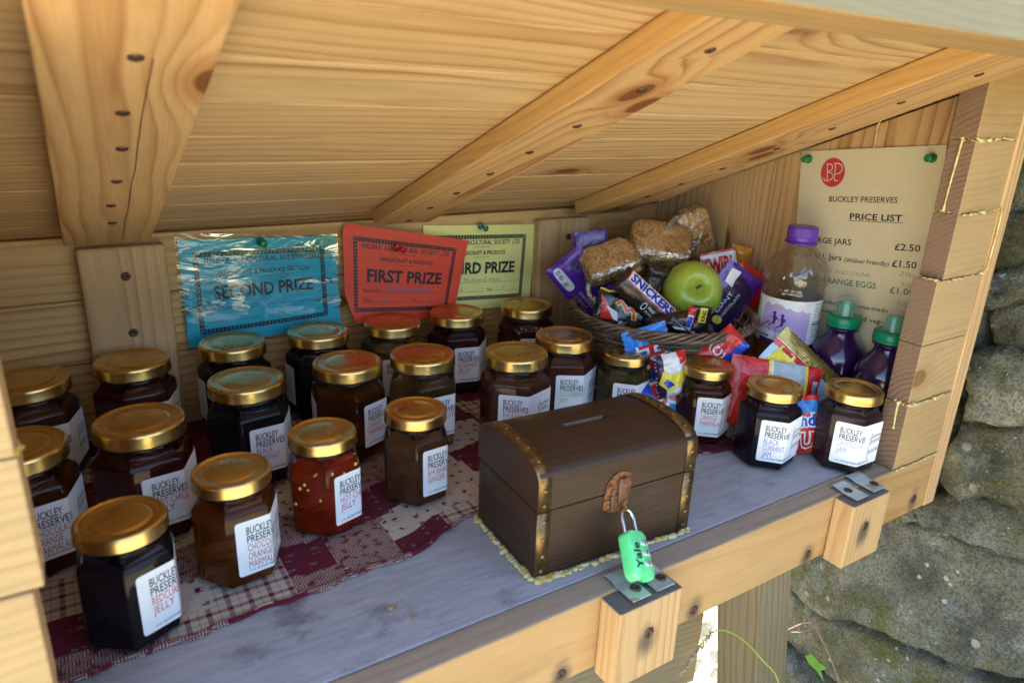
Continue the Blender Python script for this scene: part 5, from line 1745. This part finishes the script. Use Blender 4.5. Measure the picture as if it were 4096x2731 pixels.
for i in range(14):
    if i == 6: S.rect(.50, .0405 - i * .0028, 1.5, .0425 - i * .0028, 1, 2)
    else:
        xx = .52
        while xx < 1.45:
            l = random.uniform(.05, .16)
            S.rect(xx, .0465 - i * .0028, xx + l, .0474 - i * .0028, 1, 3)
            xx += l + .03
S.rect(.36, 0, 2.3, .0016, 2, 2)
def fm(s, t): return Vector((.0314 * math.cos(s), .0314 * math.sin(s), (.0770 + t * .98))), Vector((math.cos(s), math.sin(s), 0))
obj("label", S.bm(fm, [i * .12 for i in range(-20, 21)], (), off=.0002, dz=.00006), [plain('bottle_label_white', (.74, .73, .76), .35), plain('lilac_label_print', (.50, .36, .66), .35, var=.08, nscale=30), ink('deep_purple_print', (.06, .018, .14)), M['inkgrey'], ink('hill_grey', (.42, .42, .44)), ink('pale_blue_flash', (.42, .60, .68))], wb)

def juice(x, y, label, rz):
    root = empty("juice_bottle", (x, y, .0005), rz, label, "bottle", "dark purple juice bottles with green sports caps")
    H = .1345
    prof = [(.0001, .003), (.018, .0015), (.024, .001), (.0262, .006), (.0268, .020), (.0250, .030), (.0240, .040), (.0252, .050), (.0270, .058), (.0276, .066), (.0268, .074), (.0235, .083), (.0170, .0905), (.0138, .095), (.0134, .098), (.0134, .1015), (.0160, .1020), (.0162, .1030), (.0134, .1036), (.0134, .105)]
    bottle_parts(root, prof, JM)
    bm = newbm()
    lathe(bm, [(.0142, .1046), (.0166, .1050), (.0168, .1062), (.0167, .1072), (.0164, .1075), (.0168, .1078), (.0170, .1092), (.0168, .1140), (.0155, .1160), (.0118, .1166), (.0095, .1166)], 48)
    lathe(bm, [(.0085, .1160), (.0082, .1285), (.0072, .1305), (.0060, .1310), (.0001, .1310)], 30)
    for k in range(10):
        a = 2 * math.pi * k / 10
        box(bm, (.0084 * math.cos(a), .0084 * math.sin(a), .1225), (.0011, .0011, .0115), .0003, mi=0)
    obj("sports_cap", bm, JG, root, sharp=45)
    bm = newbm()
    lathe(bm, [(.0128, .1166), (.0126, .1172), (.0122, .1190), (.0108, .1330), (.0102, .1342), (.0090, .1347), (.0001, .1347)], 40)
    obj("clear_cover", bm, FROST, root, sharp=45)
    bm = newbm()
    lathe(bm, [(.0262, .008), (.0270, .0195), (.0268, .0205), (.0262, .0206)], 48, close=False)
    obj("label", bm, plain('violet_sleeve', (.13, .02, .30), .35), root)
    return root
T = NT('purple_juice_plastic')
p = T.obj()
JM = T.done(T.bsdf((.022, .006, .050), .16, 0, T.bump(T.noise(p, 60, 2), .15, .003), spec=.5, coat=.6, coat_r=.06))
FT = NT('frosted_cover_plastic')
fd = FT.n('ShaderNodeBsdfDiffuse'); fd.inputs[0].default_value = (.8, .85, .83, 1)
ft = FT.n('ShaderNodeBsdfTransparent'); fg = FT.n('ShaderNodeBsdfGlossy'); fg.inputs['Roughness'].default_value = .08
f1 = FT.n('ShaderNodeMixShader'); f1.inputs[0].default_value = .10
f2 = FT.n('ShaderNodeMixShader'); ff = FT.n('ShaderNodeFresnel'); FT.put(f2.inputs[0], FT.math('MULTIPLY', ff.outputs[0], FT.math('SUBTRACT', 1.0, FT.n('ShaderNodeNewGeometry').outputs['Backfacing'])))
FT.t.links.new(ft.outputs[0], f1.inputs[1]); FT.t.links.new(fd.outputs[0], f1.inputs[2])
FT.t.links.new(f1.outputs[0], f2.inputs[1]); FT.t.links.new(fg.outputs[0], f2.inputs[2])
FROST = FT.done(f2.outputs[0])
JG = plain('green_cap_plastic', (.002, .20, .095), .32, var=.05)
juice(.683, .1060, "dark purple juice bottle with green sports cap beside the water bottle", .3)
juice(.6765, .0505, "dark purple juice bottle half hidden by the right end boards", 1.1)
# ================================================================ OUTDOORS: ground, dry stone wall, weeds
def ground_mat():
    T = NT('rough_verge')
    p = T.obj()
    k = T.noise(p, 3.0, 5, .6)
    c = T.mix(T.step(k, .35, .65), (.50, .43, .30), (.38, .35, .18))
    c = T.mix(T.step(T.noise(p, 40, 4), .45, .7), c, (.55, .49, .37))
    return T.done(T.bsdf(c, .95, 0, T.bump(T.noise(p, 60, 4), .8, .02), spec=.1))
bm = newbm()
GZ = -.75
vs, fs = [], []
for (x, y) in ((-60, -60), (60, -60), (60, 60), (-60, 60)): vs.append((x, y, GZ))
bm_add(bm, vs, [[0, 1, 2, 3]])
tag(obj("ground", bm, ground_mat()), kind='structure')

# stones drawn as outlines on the wall face (y, z)
HAND = {'A': [(.034, .118), (-.003, .148), (-.10, .152), (-.12, .105), (-.016, .095), (.022, .088)],
 'B': [(.032, .080), (-.017, .093), (-.13, .098), (-.14, .030), (-.034, .019), (.027, .000)],
 'C': [(.033, -.006), (-.006, .003), (-.036, .012), (-.16, .026), (-.17, -.055), (-.055, -.064), (-.019, -.072), (.023, -.092), (.040, -.082)],
 'D': [(.052, -.124), (.034, -.099), (-.018, -.078), (-.057, -.071), (-.16, -.064), (-.165, -.108), (-.068, -.115), (-.027, -.126), (.006, -.131), (.036, -.136)],
 'E': [(.262, -.300), (.255, -.190), (.120, -.185), (.074, -.152), (.042, -.140), (.006, -.136), (-.068, -.120), (-.19, -.112), (-.20, -.235), (-.1, -.247), (-.058, -.272), (-.024, -.283), (.03, -.293), (.068, -.302), (.13, -.330), (.262, -.330)],
 'F': [(.262, -.345), (.126, -.337), (.07, -.311), (.028, -.301), (-.01, -.292), (-.14, -.262), (-.16, -.41), (.02, -.44), (.09, -.425), (.262, -.42)],
 'G': [(.090, -.144), (.062, -.124), (.048, -.136), (.070, -.156)],
 'I': [(.037, .155), (.005, .181), (-.09, .195), (-.10, .158), (-.003, .152), (.033, .123)],
 'J': [(.046, .219), (.018, .234), (-.08, .240), (-.09, .200), (.005, .185), (.038, .160)],
 'K': [(.063, .308), (.039, .320), (-.10, .325), (-.11, .245), (.019, .238), (.046, .223)],
 'L': [(.262, .118), (.045, .120), (.040, .020), (.262, .010)], 'M': [(.262, .0), (.05, -.006), (.06, -.10), (.10, -.13), (.262, -.17)],
 'N': [(.262, .30), (.07, .31), (.055, .22), (.045, .13), (.262, .125)]}
y0, y1, z0, z1, st = -.62, .275, -.76, .62, .0036
ys_ = np.arange(y0, y1, st); zs_ = np.arange(z0, z1, st)
YY, ZZ = np.meshgrid(ys_, zs_, indexing='ij')
best = np.full(YY.shape, -1.0); sid = np.zeros(YY.shape, int)
polys = list(HAND.values())
rs = random.Random(5)
def add_row(za, zb, ya, yb_):
    y = yb_
    while y > ya:
        wdt = rs.uniform(.14, .32)
        y2 = max(ya, y - wdt)
        j = lambda: rs.uniform(-.012, .012)
        polys.append([(y - .004, za + j()), (y - .004, zb + j() - .006), ((y + y2) / 2, zb + j() - .004), (y2 + .004, zb + j() - .006), (y2 + .004, za + j()), ((y + y2) / 2, za + j())])
        y = y2
for za, zb in ((-.76, -.62), (-.62, -.50), (-.50, -.43)): add_row(za, zb, -.62, .275)
for za, zb in ((.33, .42), (.42, .52), (.52, .60)): add_row(za, zb, -.62, .275)
for za, zb in ((-.43, -.31), (-.31, -.21), (-.21, -.12), (-.12, -.03), (-.03, .06), (.06, .16), (.16, .26), (.26, .33)): add_row(za, zb, -.62, -.21)
for k, P in enumerate(polys):
    P = np.array(P)
    a, b = P, np.roll(P, -1, 0)
    sel = (YY > P[:, 0].min() - .03) & (YY < P[:, 0].max() + .03) & (ZZ > P[:, 1].min() - .03) & (ZZ < P[:, 1].max() + .03)
    y_, z_ = YY[sel], ZZ[sel]
    wob = np.array([mnoise.noise(Vector((p * 26, q * 26, k))) * .006 + mnoise.noise(Vector((p * 80, q * 80, k))) * .0025 for p, q in zip(y_, z_)])
    dmin = np.full(y_.shape, 9.0); ins = np.zeros(y_.shape, bool)
    for (p, q) in zip(a, b):
        e = q - p
        t = np.clip(((y_ - p[0]) * e[0] + (z_ - p[1]) * e[1]) / (e @ e), 0, 1)
        dmin = np.minimum(dmin, np.hypot(y_ - p[0] - t * e[0], z_ - p[1] - t * e[1]))
        c = ((p[1] > z_) != (q[1] > z_))
        with np.errstate(divide='ignore', invalid='ignore'):
            ins ^= c & (y_ < (q[0] - p[0]) * (z_ - p[1]) / (q[1] - p[1] + 1e-12) + p[0])
    d = np.where(ins, dmin, -dmin) + wob + .0055
    cur = best[sel]
    m_ = d > cur
    cur[m_] = d[m_]
    best[sel] = cur
    s_ = sid[sel]; s_[m_] = k; sid[sel] = s_
prot = np.array([rs.uniform(-.012, .012) for _ in polys])
cent = np.array([np.mean(P, 0) for P in polys])
# each face is broken into a few flat cleft planes
NPL = 5
pa = np.array([[rs.uniform(-.22, .22) for _ in range(NPL)] for _ in polys])
pb = np.array([[rs.uniform(-.30, .22) for _ in range(NPL)] for _ in polys])
pc = np.array([[rs.uniform(.0, .012) for _ in range(NPL)] for _ in polys])
dy, dz_ = YY - cent[sid, 0], ZZ - cent[sid, 1]
wy = np.array([mnoise.noise(Vector((p * 20, q * 20, 8))) for p, q in zip(YY.ravel(), ZZ.ravel())]).reshape(YY.shape) * .012
facet = np.full(YY.shape, 9.0)
for k in range(NPL): facet = np.minimum(facet, pa[sid, k] * (dy + wy) + pb[sid, k] * (dz_ + wy) + pc[sid, k])
facet = np.clip(facet, -.030, .02)
dd = np.clip(best, -.03, 1)
edge = 1 - np.exp(-np.maximum(dd, 0) / .0024)
hgt = np.where(dd > 0, (.054 + prot[sid] + facet) * edge, dd * .8)
nv = np.array([mnoise.fractal(Vector((p * 18, q * 30, 3)), .9, 2.1, 5) * .0032 + mnoise.fractal(Vector((p * 60, q * 190, 5)), .8, 2.1, 3) * .0018 + mnoise.fractal(Vector((p * 170, q * 170, 9)), .8, 2.1, 2) * .0011 for p, q in zip(YY.ravel(), ZZ.ravel())]).reshape(YY.shape)
hgt += nv * (.35 + .65 * edge)
verts = [(.860 - h, y, z) for h, y, z in zip(hgt.ravel(), YY.ravel(), ZZ.ravel())]
ny, nz = YY.shape
faces = []
for i in range(ny - 1):
    for j in range(nz - 1):
        a = i * nz + j
        faces.append((a, a + 1, a + nz + 1, a + nz))
# returns so the wall is a solid 0.4 m thick
nb = len(verts)
bx = 1.30
ring = [j for j in range(nz)] + [i * nz + nz - 1 for i in range(1, ny)] + [(ny - 1) * nz + j for j in range(nz - 2, -1, -1)] + [i * nz for i in range(ny - 2, 0, -1)]
for r in ring: verts.append((bx, verts[r][1], verts[r][2]))
n = len(ring)
for k in range(n):
    faces.append((ring[k], nb + k, nb + (k + 1) % n, ring[(k + 1) % n]))
faces.append(tuple(nb + k for k in range(n)))
me = bpy.data.meshes.new("stone_wall")
me.from_pydata(verts, [], faces)
at = me.attributes.new('stone', 'FLOAT', 'POINT')
sv = np.zeros(len(verts), np.float32)
sv[:sid.size] = [((int(q) * 37) % 17) / 16 for q in sid.ravel()]
at.data.foreach_set('value', sv)
at2 = me.attributes.new('joint', 'FLOAT', 'POINT')
jv = np.zeros(len(verts), np.float32)
jv[:sid.size] = np.clip(best.ravel() / .02, -1, 1)
at2.data.foreach_set('value', jv)
for pgn in me.polygons: pgn.use_smooth = True
def stone_mat():
    T = NT('mossy_gritstone')
    p = T.obj()
    s = T.n('ShaderNodeAttribute', attribute_name='stone').outputs['Fac']
    ps = T.vmath('ADD', p, T.comb(T.math('MULTIPLY', s, 7.0), s, s))
    k = T.noise(ps, 16, 6, .62)
    c = T.ramp(k, [(.34, (.04, .042, .032)), (.44, (.145, .142, .098)), (.54, (.245, .235, .165)), (.65, (.38, .365, .285))])
    c = T.mix(T.math('MULTIPLY', T.step(s, .2, .9), .4), c, (.19, .20, .175))
    moss = T.math('MULTIPLY', T.step(T.noise(ps, 9, 4, .6), .47, .62), .8)
    c = T.mix(moss, c, (.125, .135, .030))
    grey = T.math('MULTIPLY', T.step(T.noise(T.vmath('ADD', ps, (3, 3, 3)), 24, 5, .6), .55, .66), .65)
    c = T.mix(grey, c, (.26, .285, .265))
    dk = T.math('MULTIPLY', T.step(T.noise(T.vmath('ADD', ps, (9, 1, 3)), 11, 5, .7), .56, .68), .7)
    c = T.mix(dk, c, (.075, .082, .085))
    rst = T.math('MULTIPLY', T.step(T.noise(T.vmath('ADD', ps, (5, 8, 3)), 14, 4, .6), .58, .70), .5)
    c = T.mix(rst, c, (.16, .085, .035))
    fine = T.noise(p, 330, 4, .7)
    c = T.mix(T.math('MULTIPLY', T.step(fine, .42, .62), .6), c, (.045, .042, .03))
    c = T.mix(T.math('MULTIPLY', T.step(T.noise(p, 190, 3, .6), .60, .70), .35), c, (.38, .36, .27))
    for sc, th, amt in ((55, .17, .9), (120, .15, .8), (26, .15, .6)):
        v = T.voro(T.vmath('ADD', p, T.vmath('MULTIPLY', T.noise(p, sc * 5, 3, col=True), (.004, .004, .004))), sc, 'F1', 'Distance')
        li = T.math('MULTIPLY', T.math('SUBTRACT', 1.0, T.step(v, th * .75, th)), T.step(T.noise(p, sc * .35, 2), .50, .58))
        c = T.mix(T.math('MULTIPLY', li, amt), c, (.50, .52, .47))
    jt = T.n('ShaderNodeAttribute', attribute_name='joint').outputs['Fac']
    c = T.mix(T.math('MULTIPLY', T.math('SUBTRACT', 1.0, T.step(jt, -.15, .12)), .8), c, (.05, .05, .035))
    h = T.math('ADD', T.noise(p, 60, 6, .7), T.math('MULTIPLY', fine, .5))
    return T.done(T.bsdf(c, .9, 0, T.bump(h, 1.0, .009), spec=.2))
me.materials.append(stone_mat())
wall = link(bpy.data.objects.new("stone_wall", me))
tag(wall, "old dry stone wall of large mossy gritstone blocks with white lichen beside the stall", "wall")

# weeds by the foot of the stall
STEM = plain('dry_purple_stem', (.24, .15, .13), .7)
LEAF = plain('fresh_leaf', (.06, .24, .02), .45, sss=.2)
wd = empty("bramble_shoot", (.745, .09, -.75), 0, "thin dry purple shoot with one green leaf growing against the stone wall", "weed")
def wobj(root, name, bm, mt):
    o = obj(name, bm, mt, root); o.matrix_parent_inverse = root.matrix_world.inverted() if False else Matrix.Translation(-root.location); return o
bm = newbm()
tube(bm, spline([(.770, .150, -.355), (.768, .128, -.326), (.768, .114, -.321), (.766, .092, -.338), (.764, .075, -.356), (.760, .062, -.375), (.752, .05, -.45), (.745, .06, -.60), (.745, .09, -.76)], 6), .0011, 7)
tube(bm, spline([(.768, .114, -.321), (.766, .125, -.337), (.765, .142, -.350)], 5), .0007, 6)
wobj(wd, "stem", bm, STEM)
bm = newbm()
L_ = [(0, 0), (.006, .009), (.018, .006), (.030, .011), (.022, -.002), (.030, -.010), (.016, -.008), (.006, -.008)]
vs = [(.757 + .004 * math.sin(a * 90), .112 - a, -.362 + b - a * .25) for a, b in L_]
bm_add(bm, vs + [(v[0] + .0004, v[1], v[2]) for v in vs], [list(range(8)), [15 - i for i in range(8)]] + [[i, (i + 1) % 8, (i + 1) % 8 + 8, i + 8] for i in range(8)])
bmesh.ops.recalc_face_normals(bm, faces=list(bm.faces))
wobj(wd, "leaf", bm, LEAF)
gr = empty("grass_stalk", (.625, .02, -.75), 0, "arching grass stalk with a dry seed head below the front rail", "grass stalk")
bm = newbm()
tube(bm, spline([(.541, .114, -.254), (.560, .110, -.233), (.580, .095, -.237), (.600, .072, -.262), (.612, .054, -.290), (.622, .035, -.40), (.625, .02, -.76)], 6), .0009, 6)
wobj(gr, "stem", bm, plain('green_grass_stem', (.30, .40, .06), .6))
bm = newbm()
hp = spline([(.523, .117, -.280), (.533, .115, -.264), (.541, .114, -.254), (.556, .111, -.236)], 10)
for p in hp:
    for _ in range(3): blob(bm, p + Vector((random.uniform(-.002, .002), random.uniform(-.002, .002), random.uniform(-.002, .002))), .0011, 1, sc=(1, 1, 2.2))
wobj(gr, "seed_head", bm, plain('dry_seed_head', (.34, .27, .17), .8))

# sunlit undergrowth seen through the gap behind the stall
bm = newbm()
rs = random.Random(11)
for i in range(1500):
    x, y, z = rs.uniform(.75, 2.2), rs.uniform(.55, 1.5), GZ + rs.random() ** 1.4 * .55
    a, e, l, w_ = rs.uniform(0, 6.28), rs.uniform(-.3, 1.2), rs.uniform(.03, .075), rs.uniform(.012, .03)
    d = Vector((math.cos(a) * math.cos(e), math.sin(a) * math.cos(e), math.sin(e)))
    sdv = d.cross(Vector((rs.uniform(-1, 1), rs.uniform(-1, 1), 1))).normalized() * w_
    p = Vector((x, y, z))
    bm_add(bm, [p, p + d * l * .5 + sdv, p + d * l, p + d * l * .5 - sdv], [[0, 1, 2, 3]])
ug = obj("undergrowth", bm, plain('sunlit_leaves', (.10, .20, .03), .5, var=.3, nscale=8))
tag(ug, "sunlit leafy undergrowth on the bank behind the stall", "undergrowth", kind='stuff')
# hedgerow across the lane, out of view, added to darken reflections in glass
bm = newbm()
rs = random.Random(21)
for i in range(9000):
    x, z = rs.uniform(-7, 7), GZ + rs.random() * 1.35
    y = -4.2 + .35 * mnoise.noise(Vector((x * .9, z * 1.1, 2))) - rs.random() * .35
    a, e = rs.uniform(0, 6.28), rs.uniform(-.6, 1.2)
    l, w_ = rs.uniform(.08, .16), rs.uniform(.035, .07)
    d = Vector((math.cos(a) * math.cos(e), math.sin(a) * math.cos(e), math.sin(e)))
    sdv = d.cross(Vector((rs.uniform(-1, 1), rs.uniform(-1, 1), 1))).normalized() * w_
    p = Vector((x, y, z))
    bm_add(bm, [p, p + d * l * .5 + sdv, p + d * l, p + d * l * .5 - sdv], [[0, 1, 2, 3]])
box(bm, (0, -4.9, GZ + .6), (14.5, .6, 1.2), .2)
added_hedge = obj("added_hedge", bm, plain('added_hedge_leaves', (.07, .12, .03), .5, var=.4, nscale=5))
tag(added_hedge, "green hedgerow out of view, added across the lane as a dark reflection", "added_hedge")
# crumbs on the bare shelf
for k, (x, y, r, lb) in enumerate(((.158, .058, .0020, "larger dry husk with a stalk lying on the bare grey shelf"), (.168, .043, .0013, "small dry husk nearest the rail on the bare grey shelf"), (.147, .108, .0012, "tiny dry husk lying on the hem of the cloth"))):
    bm = newbm()
    blob(bm, (0, 0, 0), r, 2, sc=(1.3, 1, .7), rough=.6)
    if k == 0: tube(bm, spline([(.002, 0, 0), (.006, .0015, .0006), (.010, .003, .0004)], 4), .0003, 5)
    o = obj("dry_husk", bm, plain('dry_husk_%d' % k, (.36, .22, .09), .8))
    o.location = (x, y, r * .6 + (.003 if k == 2 else 0))
    tag(o, lb, "husk", "dry husks fallen on the shelf")
